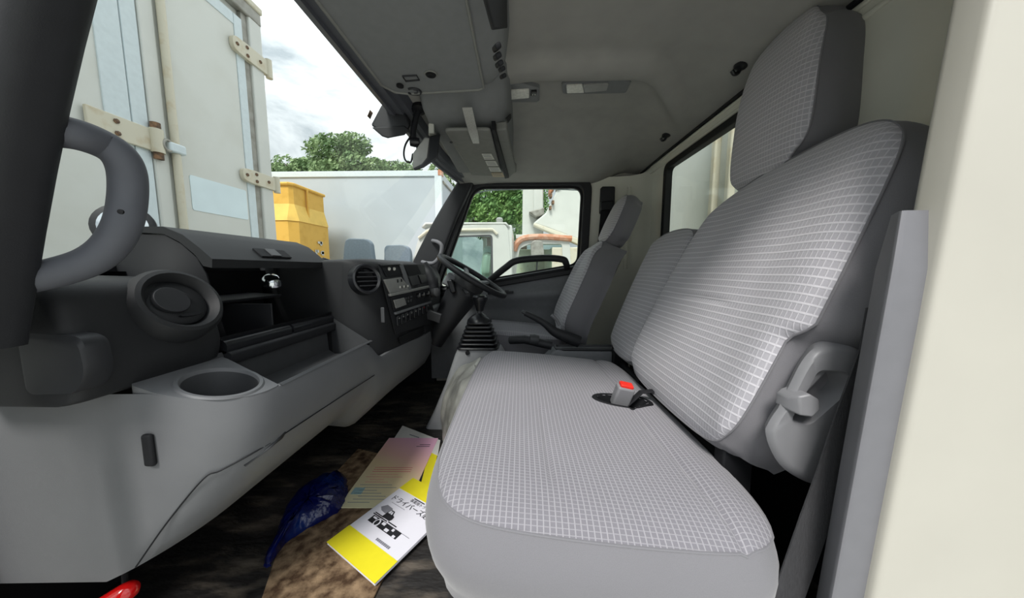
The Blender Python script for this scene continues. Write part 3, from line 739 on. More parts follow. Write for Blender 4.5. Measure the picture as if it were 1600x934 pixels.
htr = facequad('heater_panel', [(608, 465), (640, 456), (647, 472), (613, 485)], .005, 'gloss', stack, .002)
facequad('heater_display', [(611, 469), (628, 465), (632, 476), (615, 482)], .003, 'silver', htr, .007)
for k in range(6): obox('heater_button', fpx(631+(k % 3)*4, 466.5+(k//3)*5-(k % 3)*1.1)+FN*.009, (.014, .009, .004), ff, 'tray', htr)
for u, v in ((651, 462), (658, 460.5), (666, 458.5)):
    lathe('heater_knob', [(.012, 0), (.012, .010), (.010, .014), (0, .014)], fpx(u, v)+FN*.002, FN, 'gloss', stack, n=16)
    obox('knob_pointer', fpx(u-1, v-1)+FN*.017, (.003, .014, .002), ff, 'silver', stack)
facequad('trim_bar', [(614, 488), (671, 470), (671.5, 473), (615, 491.5)], .008, 'doorpanel', stack, .002)
for k in range(8):
    t = k/7; u = 620+t*46; v = 501-t*19.5
    sw = obox('rocker_switch', fpx(u, v)+FN*.005, (.030, .036, .010), ff, 'gloss', stack, bevel=.003)
    obox('switch_mark', fpx(u, v-4)+FN*.0105, (.010, .004, .001), ff, 'red' if k == 6 else 'silver', sw, bevel=0)
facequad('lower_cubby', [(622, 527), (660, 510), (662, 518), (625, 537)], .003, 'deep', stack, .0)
obox('side_clip', at(598, 492, Y=.955), (.012, .004, .05), frame((1, 0, 0), (.1, 0, 1)), 'tray', stack, bevel=.004)
# round vent on the corner
rv = at(573, 436, Y=.940); ra = V((.86, -.48, .16)).normalized()
lathe('round_vent_bezel', [(.050, -.02), (.048, .004), (.043, .007), (.037, .002), (.035, -.012)], rv, ra, 'gloss', stack, n=32, cap=False)
lathe('vent_duct', [(.036, -.014), (.001, -.016)], rv, ra, 'deep', stack, n=24, cap=False)
rf = frame(V((.48, .86, 0)), ra)
for k in range(4): 
    hgt = -.021+.014*k; wdt = 2*math.sqrt(.034**2-hgt**2)
    obox('vent_slat', rv+rf @ V((0, hgt, -.002)), (wdt, .004, .012), rf, 'black', stack, bevel=.001)
# instrument hood behind the steering wheel and lower driver panel
loft('instrument_hood', [[V((x, y, z)) for x, z in roundpoly([(-.82, .60), (-.50, .52), (-.49, .70), (-.53, .775), (-.82, .77)], .03, 4)] for y in (1.43, 1.44, 1.85, 1.86)], 'dash', dash)
loft('driver_knee_panel', [[V((x, y, z)) for x, z in roundpoly([(-.70, .36), (-.47, .38), (-.455, .45), (-.48, .54), (-.70, .56)], .02, 4)] for y in (1.43, 1.90)], 'black', dash)
obox('key_switch_plate', at(678, 494, Y=1.45), (.07, .012, .05), frame((1, 0, -.35), (.35, -.3, .9)), 'tray', dash, bevel=.003)
# black ventilator post beside the pillar, driver side cluster
tube('pillar_outlet', smoothpath([at(660, 414, Y=1.55), at(668, 425, Y=1.55), at(675, 440, Y=1.55), at(677, 452, Y=1.55)], 4), [.03]*4+[.034]*5+[.03]*4, 'black', dash, n=12)
lathe('washer_knob', [(.022, -.02), (.022, .02), (.014, .026), (0, .026)], at(679, 457, Y=1.50), (.8, -.5, .1), 'tray', dash, n=18)

# ================================================================ STEERING, GEAR, HAND BRAKE
SC = V((-.25, 1.60, .712)); SA = V((.85, 0, -.53)).normalized(); SN = V((.53, 0, .85)).normalized(); SY = V((0, 1, 0))
swl = root('steering_wheel', SC-SN*.3, 'black steering wheel with grey hub on its column', 'steering wheel')
tube('rim', [SC+SA*(.195*math.cos(a))+SY*(.195*math.sin(a)) for a in [2*math.pi*i/56 for i in range(56)]], .0155, 'black', swl, n=12, closed=True)
hub = lathe('hub', [(.085, -.045), (.09, -.02), (.082, .006), (.06, .016), (0, .018)], SC-SN*.02, SN, 'tray', swl, n=30)
for an in (0, 1.15, math.pi-1.15+math.pi*0, math.pi, -1.15, -(math.pi-1.15)):
    if an == 0: continue
    d = SA*math.cos(an)+SY*math.sin(an)
    if an == math.pi: continue
    tube('spoke', [SC+d*.06-SN*.022, SC+d*.13-SN*.014, SC+d*.19], 1, 'tray', swl, n=8, flat=(.018, .008), up=SN)
loft('column_cover', [[SC-SN*h+SA*(a*r)+SY*(b*r) for a, b in [(math.cos(2*math.pi*i/20), math.sin(2*math.pi*i/20)*.85) for i in range(20)]] for h, r in ((.035, .075), (.05, .085), (.12, .088), (.20, .075), (.30, .062), (.42, .055))], 'black', swl)
tube('stalk', [SC-SN*.08-SY*.06, SC-SN*.07-SY*.13+SA*.02, SC-SN*.065-SY*.20+SA*.05], [.007, .007, .010], 'black', swl)
tube('stalk', [SC-SN*.08+SY*.06, SC-SN*.07+SY*.13, SC-SN*.065+SY*.20], [.007, .007, .010], 'black', swl)
obox('column_top', SC-SN*.075-SA*.085, (.05, .13, .07), frame(SA, SN), 'doorpanel', swl, bevel=.012)
obox('tilt_catch', at(706, 447, Y=1.52), (.03, .03, .07), frame((1, 0, .3), (-.3, 0, 1)), 'gloss', swl, bevel=.008)

gl = root('gear_lever', (-.2, 1.395, 0), 'black gear lever with ribbed rubber boot on a grey floor console', 'gear lever')
GY = 1.395
def gx(u, v): return at(u, v, Y=GY)
loft('gear_console', [[V((x, y, z)) for x, y in roundpoly([(cx0, cy0), (cx1, cy0), (cx1, cy1), (cx0, cy1)], .03, 5)] for cx0, cx1, cy0, cy1, z in
     ((-.445, -.0, 1.335, 1.46, .0), (-.405, -.02, 1.338, 1.455, .08), (-.35, -.04, 1.340, 1.452, .21), (-.30, -.07, 1.342, 1.45, .355), (-.286, -.085, 1.345, 1.447, .384), (-.275, -.09, 1.35, 1.442, .387))], 'console', gl)
pb = at(731, 551, Y=1.34)
lathe('console_screw', [(.010, .0), (.010, .006), (.0, .007)], pb, (-.3, -1, .1), 'deep', gl, n=14)
for k in range(7):
    t = k/6; v = 539-37*t; c = gx(748.5+.5*t, v); hw = (.098-.042*t)
    rg = []
    for s_, dz_ in ((.86, -.010), (.97, -.0075), (1.0, -.003), (.97, .001), (.86, .0035)):
        rg.append([V((c.x+p.x*s_, GY+p.y*s_, c.z+dz_)) for p in roundpoly([(-hw, -hw*.66), (hw, -hw*.66), (hw, hw*.66), (-hw, hw*.66)], hw*.28, 5)])
    loft('boot_rib', rg, 'gloss', gl)
kb = gx(749, 500)
lathe('boot_collar', [(.058, -.008), (.055, .004), (.035, .022), (.020, .030), (.016, .034)], kb, (0, 0, 1), 'gloss', gl, n=24)
lathe('gear_stick', [(.011, .02), (.009, .09)], kb, (.02, 0, 1), 'tray', gl, n=12)
lathe('gear_knob', [(.017, .045), (.021, .06), (.030, .085), (.036, .100), (.036, .110), (.028, .118), (.0, .120)], kb+V((.002, 0, 0)), (.02, 0, 1), 'gloss', gl, n=24)

hb = root('hand_brake', (.25, 1.37, .35), 'black hand brake lever between driver seat and bench', 'hand brake')
HY = 1.385
hpts = smoothpath([at(820, 489, Y=HY), at(835, 496, Y=HY), at(852, 506, Y=HY), at(868, 519, Y=HY), at(890, 528, Y=HY), at(905, 534, Y=HY)], 4)
tube('lever', hpts, [.5+.02*i for i in range(8)]+[.7+.06*i for i in range(8)]+[1.15]*5, 'black', hb, n=12, flat=(.020, .024), up=(0, 0, 1))
lathe('release_button', [(.008, 0), (.008, .012), (.005, .016), (0, .016)], hpts[0], (-.85, 0, .5), 'tray', hb, n=12)
ct = root('console_tray', (.25, 1.37, 0), 'grey console tray between the driver seat and the bench', 'console')
loft('tray_body', [[V((x, y, z)) for x, y in roundpoly([(x0, 1.345), (.50, 1.345), (.50, 1.44), (x0, 1.44)], .02, 4)] for x0, z in ((.10, 0.0), (.11, .33), (.155, .375), (.17, .382), (.18, .378))], 'doorpanel', ct)
loft('tray_rim', [[V((x, y, z)) for x, y in roundpoly([(.165+e, 1.35+e), (.48-e, 1.35+e), (.48-e, 1.435-e), (.165+e, 1.435-e)], .02, 4)] for e, z in ((0, .37), (0, .386), (.008, .388), (.010, .376))], 'tray', ct)
tube('cable_sleeve', [at(797, 531, Y=1.41), at(820, 530, Y=1.38), at(862, 540, Y=1.37)], .02, 'black', ct, n=10)
lathe('sleeve_cap', [(.022, -.02), (.024, 0), (.02, .02)], at(835, 530, Y=1.37), (1, 0, -.1), 'tray', ct, n=14)
# vinyl engine cover bulging under the bench front
def hump(s, t):
    y = .90+.42*t; k = 1-.12*math.sin(t*7)
    prof = smoothpath([V((-.36, 0, .0)), V((-.365, 0, .09)), V((-.345, 0, .20)), V((-.285, 0, .30)), V((-.20, 0, .355)), V((-.165, 0, .36))], 8)
    p = prof[int(s*(len(prof)-1))]; e = sstep(0, .12, t)*sstep(1.0, .93, t); wv = .010*math.sin(31*t+9*s)+.008*math.sin(17*t-13*s)
    sc = .15+.85*t
    return V((-.165+(p.x+.165)*sc*(.6+.4*e)+wv*.5, y, p.z*(.45+.55*sstep(0, .5, t))*(.4+.6*e)+wv*e))
ec = fin('engine_cover', *(lambda n, m_: ([hump(i/n, j/m_) for i in range(n+1) for j in range(m_+1)], [(i*(m_+1)+j, i*(m_+1)+j+1, (i+1)*(m_+1)+j+1, (i+1)*(m_+1)+j) for i in range(n) for j in range(m_)]))(40, 50), 'hump')
tag(ec, 'crinkled grey vinyl engine cover bulging out below the bench front', 'engine cover')

# ================================================================ OVERHEAD
# passenger overhead shelf
ps = root('overhead_shelf', (-.25, .67, 1.27), 'grey overhead shelf with flat lid above the passenger side', 'overhead shelf')
def psec(y, e=0):
    return roundpoly([(-.405+e, 1.277), (-.100-e, 1.274+e*.3), (-.068-e, 1.285), (-.040-e, 1.315), (-.028-e, 1.40), (-.39+e, 1.40), (-.405+e, 1.30)], [.01, .012, .02, .02, .005, .005, .01], 4)
loft('shelf_body', [[V((x, y, z)) for x, z in psec(y, e)] for y, e in ((.42, 0), (.6, 0), (.86, 0), (.905, .004), (.928, .016), (.938, .035))], 'headdark', ps)
# flat lid: follows the underside, with a rounded far corner
lidr = [V((-.396, .42)), V((-.102, .42)), V((-.102, .925)), V((-.125, .930)), V((-.33, .945)), V((-.372, .935)), V((-.393, .905)), V((-.398, .86))]
lidr = roundpoly([(p.x, p.y) for p in lidr], .008, 3)
sh_lid = loft('shelf_lid', [[V((p[0], p[1], z)) for p in lidr] for z in (1.2755, 1.270)], 'headdark', ps, bevel=.002)
tube('lid_edge', [V((-.105, .42, 1.269)), V((-.105, .92, 1.269)), V((-.12, .93, 1.269)), V((-.33, .945, 1.269)), V((-.37, .935, 1.269)), V((-.394, .90, 1.269)), V((-.398, .42, 1.269))], .0035, 'visor', sh_lid, n=6)
def zc(u, v, z=1.268): return at(u, v, Z=z)
lathe('finger_hole', [(.013, 0.0), (.013, .003), (.010, .004), (.0, .002)], zc(673, 116), (0, 0, -1), 'deep', sh_lid, n=20)
tube('finger_hole_rim', [zc(673, 116)+V((.016*math.cos(a), .013*math.sin(a), 0)) for a in [i*math.pi/10 for i in range(20)]], .002, 'visor', sh_lid, n=6, closed=True)
rq = [zc(629, 119), zc(651, 118), zc(655, 125), zc(634, 127)]
tube('pressed_rectangle', rq, .0022, 'black', sh_lid, n=6, closed=True)
lc_ = zc(647, 143)
tube('latch_ring', [lc_+V((.020*math.cos(a), .016*math.sin(a), 0)) for a in [i*math.pi/12-2.2 for i in range(20)]], .003, 'black', sh_lid, n=6)
tube('latch_ring', [lc_+V((.010*math.cos(a), .009*math.sin(a), 0)) for a in [i*math.pi/12-1.5 for i in range(14)]], .0022, 'tray', sh_lid, n=6)
lathe('lid_bumper', [(.010, 0), (.010, .004), (.0, .005)], zc(625, 133), (0, 0, -1), 'deep', sh_lid, n=16)
# dark plate painting in the recess shade, and speaker slots on the rear face
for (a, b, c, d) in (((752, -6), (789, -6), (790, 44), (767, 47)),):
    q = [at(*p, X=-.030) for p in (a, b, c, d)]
    loft('shelf_recess_shade', [q, [p+V((.004, 0, 0)) for p in q]], 'deep', ps, bevel=.003)
for k, (u, v) in enumerate(((776, 74), (777, 88), (780, 100), (784, 108), (786, 119))):
    p = at(u, v, X=-.036)
    obox('speaker_slot', p, (.010, .034-.004*(k % 2), .008), frame((1, 0, .5), (0, -.45, .9)), 'deep', ps, bevel=.003)
# centre pod behind + driver overhead shelf
dsf = root('driver_overhead_shelf', (-.2, 1.35, 1.26), 'grey overhead shelf above the driver side', 'overhead shelf')
loft('shelf_body', [[V((x, y, z)) for x, z in roundpoly([(-.33+e, z0), (-.09-e, z0), (-.045-e, z0+.03), (-.03-e, 1.42), (-.36+e, 1.40)], [.012, .03, .03, .01, .01], 4)] for y, z0, e in
     ((1.0, 1.345, .03), (1.03, 1.315, .01), (1.08, 1.285, 0), (1.14, 1.272, 0), (1.4, 1.268, 0), (1.66, 1.262, 0), (1.70, 1.28, .02))], 'headdark', dsf)
q = [at(*p, X=-.040) for p in ((789, 186), (799, 176), (800, 182), (792, 192))]
loft('speaker_slot', [q, [p+V((.004, 0, 0)) for p in q]], 'deep', dsf)
bkq = [at(u, v, Z=1.25) for u, v in ((774, 204), (792, 202), (806, 268), (795, 279))]
loft('shelf_bracket', [[p+V((0, 0, .03)) for p in bkq], bkq], 'visor', dsf, bevel=.006)
bkq = [at(u, v, Z=1.238) for u, v in ((768, 203), (774, 203), (795, 278), (789, 279))]
loft('visor_hinge_gap', [[p+V((0, 0, .03)) for p in bkq], bkq], 'deep', dsf)
obox('shelf_foot', at(799, 262, Y=1.64), (.055, .06, .04), Matrix.Identity(3), 'visor', dsf, bevel=.012)
# sun visor
svr = root('sun_visor', (-.18, 1.42, 1.23), 'grey driver sun visor folded up above the steering wheel', 'sun visor')
vz = 1.236
vr = roundpoly([(p.x, p.y) for p in (at(694, 204, Z=vz), at(766, 203, Z=vz), at(784, 276, Z=vz), at(737, 274, Z=vz))], .02, 6)
loft('visor_panel', [[V((p[0], p[1], z)) for p in vr] for z in (vz+.012, vz)], 'visor', svr, bevel=.005)
def vzp(u, v): return at(u, v, Z=vz-.002)
lb = [vzp(752, 239), vzp(767, 239), vzp(789, 277), vzp(771, 277)]
for k in range(4):
    a, b = k/4+.02, (k+1)/4-.03
    q = [lb[0].lerp(lb[3], a), lb[1].lerp(lb[2], a), lb[1].lerp(lb[2], b), lb[0].lerp(lb[3], b)]
    loft('caution_label', [q, [p+V((0, 0, -.001)) for p in q]], 'label' if k < 3 else 'labelb', svr, smooth=False)
    for j in range(3):
        t0 = .15+.27*j; s0, s1 = q[0].lerp(q[3], t0), q[1].lerp(q[2], t0)
        loft('label_text_line', [[s0.lerp(s1, .1), s0.lerp(s1, .85), s0.lerp(s1, .85)+V((0, .004, 0)), s0.lerp(s1, .1)+V((0, .004, 0))], [p+V((0, 0, -.0015)) for p in (s0.lerp(s1, .1), s0.lerp(s1, .85), s0.lerp(s1, .85)+V((0, .004, 0)), s0.lerp(s1, .1)+V((0, .004, 0)))]], 'inkg', svr, smooth=False)
lathe('visor_screw', [(.006, 0), (.005, .003), (0, .004)], vzp(705, 222), (0, 0, -1), 'black', svr, n=12)
obox('visor_clip', at(674, 203, Y=1.15), (.02, .03, .035), frame((1, .3, 0), (0, 0, 1)), 'label', svr, bevel=.004)
for yy in (0, .012): tube('header_wire', [at(690+yy*200, 210+yy*500, Z=1.275), at(735+yy*100, 268, Z=1.265)], .003, 'visor', svr, n=6)
# tape strip hanging from the shelf onto the visor
tp = [at(730, 168, Y=1.015), at(735, 190, Y=1.06), at(739, 205, Z=1.236-.003), at(742, 216, Z=1.236-.003), at(744, 224, Z=1.236-.003)]
tps = root('tape_strip', tp[-1], 'strip of silvery tape stuck on the sun visor', 'tape')
strip('tape', tp, [V((.016, 0, .0))]*3+[V((.014, 0, .003)), V((.012, 0, 0))], .0008, 'tape', tps)
# lamps
def ceil_at(u, v):
    z = 1.38
    for _ in range(6): p = at(u, v, Z=z); z = czf(p.x, p.y)
    return at(u, v, Z=z)
def cquad(px, dz): 
    c = [ceil_at(*p)+V((0, 0, -dz)) for p in px]; return c
ml = root('map_lamp', ceil_at(815, 145), 'small oblong map lamp with a switch on the headliner', 'lamp')
r0 = roundpoly([(p.x, p.y) for p in cquad([(784, 135), (843, 131), (843, 152), (790, 157)], 0)], .012, 5)
zb = ceil_at(815, 145).z
loft('housing', [[V((p[0], p[1], z)) for p in r0] for z in (zb+.03, zb-.012)]+[[V((p[0]*.9+ml.location.x*.1, p[1]*.9+ml.location.y*.1, zb-.018)) for p in r0]], 'headdark', ml)
r1 = roundpoly([(p.x, p.y) for p in [at(u, v, Z=zb-.02) for u, v in ((790, 141), (827, 139), (827, 151), (794, 154))]], .006, 4)
loft('lens', [[V((p[0], p[1], z)) for p in r1] for z in (zb-.014, zb-.026)], 'lens', ml, bevel=.003)
p = at(834, 145, Z=zb-.022); obox('switch', p, (.022, .026, .012), Matrix.Identity(3), 'gloss', ml, bevel=.003)
for dx in (-.004, .005): obox('switch_mark', p+V((dx, .0, -.007)), (.003, .006, .001), Matrix.Identity(3), 'label', ml, bevel=0)
dl = root('dome_lamp', ceil_at(930, 137), 'long dome lamp with partly clear lens on the headliner rib', 'lamp')
zb = ceil_at(930, 137).z
r0 = roundpoly([(p.x, p.y) for p in [at(u, v, Z=zb-.01) for u, v in ((877, 131), (950, 125), (987, 127), (978, 146), (920, 147), (879, 147))]], .014, 5)
loft('housing', [[V((p[0], p[1], z)) for p in r0] for z in (zb+.03, zb-.010)], 'headdark', dl, bevel=.003)
for n_, px in (('frosted_lens', ((885, 133.5), (910, 132.5), (913, 144.5), (886, 145))), ('clear_lens', ((911, 132.5), (951, 130.5), (948, 141), (914, 144)))):
    r1 = roundpoly([(p.x, p.y) for p in [at(u, v, Z=zb-.014) for u, v in px]], .004, 4)
    loft(n_, [[V((p[0], p[1], z)) for p in r1] for z in (zb-.009, zb-.016)], 'lens' if n_[0] == 'f' else 'silver', dl, bevel=.002)
# coat hooks
for i, ((u, v), lb_) in enumerate((((1157, 103), 'black coat hook on the headliner close to the bench headrest'), ((1041, 211), 'black coat hook on the headliner above the rear window corner'))):
    p = ceil_at(u, v); h = root('coat_hook', p, lb_, 'hook', 'coat hooks on the headliner')
    lathe('hook_base', [(.018, .004), (.018, -.006), (.012, -.010), (0, -.010)], p, (0, 0, 1), 'gloss', h, n=18)
    tube('hook_claw', smoothpath([p+V((0, 0, -.006)), p+V((-.006, 0, -.020)), p+V((-.018, -.002, -.024)), p+V((-.026, -.002, -.014))], 4), .0055, 'gloss', h)
# windscreen-top sensor box, monitor on arm
sb_ = root('windscreen_sensor_housing', at(610, 195, Y=1.16), 'dark wedge-shaped plastic housing at the top of the windscreen', 'housing')
def q3(px, Y): return [at(u, v, Y=Y) for u, v in px]
loft('housing', [q3([(580, 196), (597, 163), (634, 178), (640, 196), (632, 210), (606, 214)], 1.10), q3([(580, 195), (597, 163), (636, 178), (642, 196), (634, 209), (606, 214)], 1.13), q3([(597, 190), (606, 168), (636, 180), (643, 196), (634, 207), (608, 209)], 1.25)], 'black', sb_, bevel=.006)
loft('lower_shell', [q3([(581, 199), (632, 196), (640, 203), (632, 211), (606, 216), (597, 213)], 1.094), q3([(581, 199), (632, 196), (640, 203), (632, 211), (606, 216), (597, 213)], 1.12)], 'dash', sb_, bevel=.004)
lathe('bolt', [(.008, 0), (.008, .004), (.004, .006), (0, .006)], at(611, 172, Y=1.10), (.1, -1, -.2), 'silver', sb_, n=12)
tg = at(576, 179, X=-.60)
wt = fin('inspection_sticker', [tg+V((0, -.012, -.012)), tg+V((0, .012, -.012)), tg+V((.012, .012, .012)), tg+V((.012, -.012, .012))], [(0, 1, 2, 3)], 'rust', solid=.001)
tag(wt, 'tiny dark sticker on the windscreen beside the dark wedge-shaped housing', 'sticker')
mo = root('monitor', at(665, 240, Y=1.15), 'small rear view monitor hanging from a black arm', 'monitor')
lathe('arm_base', [(.024, -.012), (.026, 0), (.024, .010), (.012, .014)], at(654, 169, Y=1.12), (.1, -.3, -1), 'gloss', mo, n=20)
tube('arm', smoothpath([at(654, 170, Y=1.12), at(650, 185, Y=1.12), at(646, 205, Y=1.12), at(646, 222, Y=1.12)], 4), .0105, 'gloss', mo, n=12)
lathe('arm_joint', [(.014, -.016), (.017, 0), (.014, .016)], at(648, 222, Y=1.12), (1, .2, 0), 'gloss', mo, n=14)
lathe('arm_joint', [(.010, -.016), (.013, 0), (.010, .016)], at(658, 232, Y=1.12), (1, .2, 0), 'gloss', mo, n=14)
# screen faces the driver: seen almost edge-on
scr = [at(u, v, Y=1.13) for u, v in ((668, 216), (688, 209), (685, 248), (660, 262), (646, 266), (643, 258))]
loft('monitor_back', [[at(u, v, Y=1.10) for u, v in ((645, 240), (664, 214), (672, 216), (668, 246), (660, 258), (645, 264))], [at(u, v, Y=1.12) for u, v in ((645, 240), (664, 214), (672, 216), (668, 246), (660, 258), (645, 264))]], 'silver', mo, bevel=.004)
loft('monitor_case', [[at(u, v, Y=Y) for u, v in ((671, 213), (688, 209), (684, 247), (662, 262), (648, 267), (645, 263), (659, 256), (667, 246))] for Y in (1.095, 1.25)], 'gloss', mo, bevel=.005)
tube('cable', smoothpath([at(644, 210, Y=1.12), at(634, 225, Y=1.11), at(631, 240, Y=1.11), at(634, 251, Y=1.11), at(642, 253, Y=1.11), at(645, 240, Y=1.11)], 5), .0032, 'black', mo, n=8)
# driver B pillar belt
db = root('driver_seat_belt', at(945, 400, Y=1.90), 'black driver seat belt on the cream B pillar', 'seat belt')
pbx = [at(u, v, Y=1.90) for u, v in ((938, 293), (959, 293), (958, 330), (936, 335))]
loft('guide_cover', [[p+V((0, d, 0)) for p in pbx] for d in (.01, -.035)], 'black', db, bevel=.010)
loft('belt_guide', [[p+V((0, d, 0)) for p in [at(u, v, Y=1.87) for u, v in ((938, 316), (957, 314), (957, 328), (937, 330))]] for d in (.0, -.02)], 'gloss', db, bevel=.005)
strip('webbing', [at(946, 330, Y=1.862), at(943, 360, Y=1.875), at(939, 400, Y=1.888), at(934, 440, Y=1.895)], [V((.028, 0, 0))]*4, .0015, 'blackbelt', db)
# grab handles
gh = root('grab_handle', at(190, 310, Y=.40), 'dark grey grab handle loop on the passenger windscreen pillar', 'handle')
ghp = smoothpath([at(40, 200, Y=.335), at(110, 208, Y=.35), at(158, 224, Y=.375), at(186, 243, Y=.385), at(199, 270, Y=.39), at(200, 310, Y=.39), at(192, 350, Y=.385), at(172, 384, Y=.38), at(140, 408, Y=.37), at(90, 425, Y=.355), at(20, 440, Y=.335)], 6)
tube('grip', ghp, .0175, 'hdrtrim', gh, n=16)
lathe('screw', [(.003, 0), (.003, .002), (0, .0025)], at(190, 331, Y=.365), (.3, -1, 0), 'deep', gh, n=10)
gd = root('driver_grab_handle', at(690, 400, Y=1.83), 'grey bent grab handle on the driver windscreen pillar', 'handle')
tube('grip', smoothpath([at(676, 376, Y=1.86), at(684, 378, Y=1.81), at(690, 384, Y=1.80), at(688, 398, Y=1.80), at(679, 410, Y=1.80), at(668, 411, Y=1.81), at(660, 409, Y=1.85)], 5), .0115, 'ptrim', gd, n=10)

# ================================================================ ON THE FLOOR
def flat(name, pts, z, th, m, parent=None, **k):
    return loft(name, [[V((p[0], p[1], z)) for p in pts], [V((p[0], p[1], z+th)) for p in pts]], m, parent, smooth=False, **k)
def fz(u, v, z): p = at(u, v, Z=z); return V((p.x, p.y))
bm_pts = [(560, 700), (522, 740), (480, 775), (455, 820), (430, 870), (400, 960), (470, 1010), (570, 960), (600, 900), (640, 820), (660, 760), (640, 720)]
bmo = flat('floor_mat', [fz(u, v, .008) for u, v in bm_pts], .001, .007, 'brown', bevel=.002)
tag(bmo, 'worn brown mat lying under the booklets on the cab floor', 'mat')
# blue plastic bag: crumpled lens-shaped sheet
bo = [fz(u, v, .03) for u, v in ((413, 872), (432, 830), (447, 790), (470, 762), (505, 740), (530, 733), (542, 752), (536, 778), (520, 795), (480, 815), (445, 838), (425, 868))]
bc = sum(bo, V((0, 0)))/len(bo); rg = []
rr_ = smoothpath([V((p.x, p.y, 0)) for p in bo], 4, True)
for s_, h_ in ((1.0, .010), (1.01, .018), (.93, .032), (.75, .048), (.5, .056), (.25, .058), (.06, .058)):
    rg.append([V((bc.x+(p.x-bc.x)*s_+random.uniform(-.004, .004), bc.y+(p.y-bc.y)*s_+random.uniform(-.004, .004), h_+random.uniform(-.006, .006)*(1 if s_ < .95 else .3))) for p in rr_])
rg = [[V((p.x, p.y, .009)) for p in rg[0]]]+rg
bag = loft('plastic_bag', rg, 'bag'); tag(bag, 'crumpled dark blue plastic bag lying on the floor', 'bag')
# booklets. frame: origin corner, ex across, ey up the page
class Page:
    def __init__(s, o, xdir, z): s.o = V(o); s.ex = V(xdir).normalized(); s.ey = V((-s.ex.y, s.ex.x)); s.z = z
    def p(s, x, y): return s.o+s.ex*x+s.ey*y
    def rect(s, name, x0, x1, y0, y1, m, parent, dz=0, th=.0006):
        return flat(name, [s.p(x0, y0), s.p(x1, y0), s.p(x1, y1), s.p(x0, y1)], s.z+dz, th, m, parent)
    def poly(s, name, pts, m, parent, dz=0, th=.0006):
        return flat(name, [s.p(x, y) for x, y in pts], s.z+dz, th, m, parent)
def text(pg, body, x, y, size, m, parent, name='printed_title', dz=.0035):
    cu = bpy.data.curves.new(name, 'FONT'); cu.body = body; cu.size = size; cu.resolution_u = 3
    o = bpy.data.objects.new('tmp_text', cu); col.objects.link(o)
    dg = bpy.context.evaluated_depsgraph_get(); me = bpy.data.meshes.new_from_object(o.evaluated_get(dg)); bpy.data.objects.remove(o)
    vs2 = []
    for v_ in me.vertices:
        q = pg.p(x+v_.co.x, y+v_.co.y); vs2.append((q.x, q.y, pg.z+dz))
    fs = [tuple(p.vertices) for p in me.polygons]
    if not vs2: return None
    return fin(name, vs2, fs, m, parent, smooth=False)
# front booklet, A4, yellow bands
c0 = fz(511, 843, .03); c1 = fz(588, 909, .03)
P1 = Page(c0, c1-c0, .022)
W_, H_ = .205, .288
b1 = root('manual_booklet', (c0.x, c0.y, .01), 'white driver manual with yellow bands and car drawings, topmost booklet on the floor', 'booklet')
P1.rect('pages', 0, W_, 0, H_, 'paper', b1, -.006, .0075)
P1.rect('yellow_band', -.001, W_+.001, -.001, .062, 'papery', b1, .001, .001)
P1.rect('yellow_band', -.001, W_+.001, H_-.056, H_+.001, 'papery', b1, .001, .001)
text(P1, 'ドライバーズ必携', .012, .186, .0235, 'ink', b1)
text(P1, '事業用トラック', .075, .210, .013, 'ink', b1)
P1.rect('print_line', .08, .125, .2235, .2265, 'ink', b1, .0022)
# drawing: two small cars
def carprint(ox, oy, k, m):
    P1.poly('printed_car', [(ox+a*k, oy+b*k) for a, b in ((0, 0), (.9, 0), (1, .2), (.95, .45), (.7, .55), (.55, .85), (.2, .85), (.05, .5))], m, b1, .0022)
    P1.poly('printed_car_window', [(ox+a*k, oy+b*k) for a, b in ((.15, .5), (.35, .5), (.35, .75), (.22, .75))], 'paper', b1, .003)
    P1.poly('printed_car_window', [(ox+a*k, oy+b*k) for a, b in ((.42, .5), (.6, .5), (.5, .75), (.42, .75))], 'paper', b1, .003)
P1.poly('printed_car', [(.018, .150), (.03, .165), (.055, .163), (.07, .150), (.05, .140), (.03, .142)], 'inkg', b1, .0022)
carprint(.052, .128, .036, 'ink')
P1.rect('printed_truck', .028, .150, .098, .120, 'ink', b1, .0022)
P1.poly('printed_truck_wheel', [(.06+.010*math.cos(a), .106+.013*math.sin(a)) for a in [i*math.pi/8 for i in range(16)]], 'paper', b1, .003)
P1.poly('printed_truck_wheel', [(.06+.006*math.cos(a), .106+.009*math.sin(a)) for a in [i*math.pi/8 for i in range(16)]], 'ink', b1, .0036)
for x0, x1, y0, y1 in ((.034, .048, .112, .117), (.075, .088, .110, .118), (.098, .112, .100, .108), (.118, .126, .110, .117), (.134, .144, .098, .104)): P1.rect('printed_highlight', x0, x1, y0, y1, 'paper', b1, .003)
for i, (x0, x1, y0) in enumerate(((.022, .06, .127), (.02, .055, .122), (.04, .08, .1225), (.085, .12, .124))): P1.rect('print_line', x0, x1, y0, y0+.0028, 'ink', b1, .0022)
P1.rect('print_rule', .12, .18, .119, .120, 'inkg', b1, .0022); P1.rect('print_rule', .03, .09, .178, .179, 'inkg', b1, .0022)
for i in range(9): P1.rect('print_letter', .105+.0062*i, .105+.0062*i+.0046, .070, .077, 'inkg', b1, .0022)
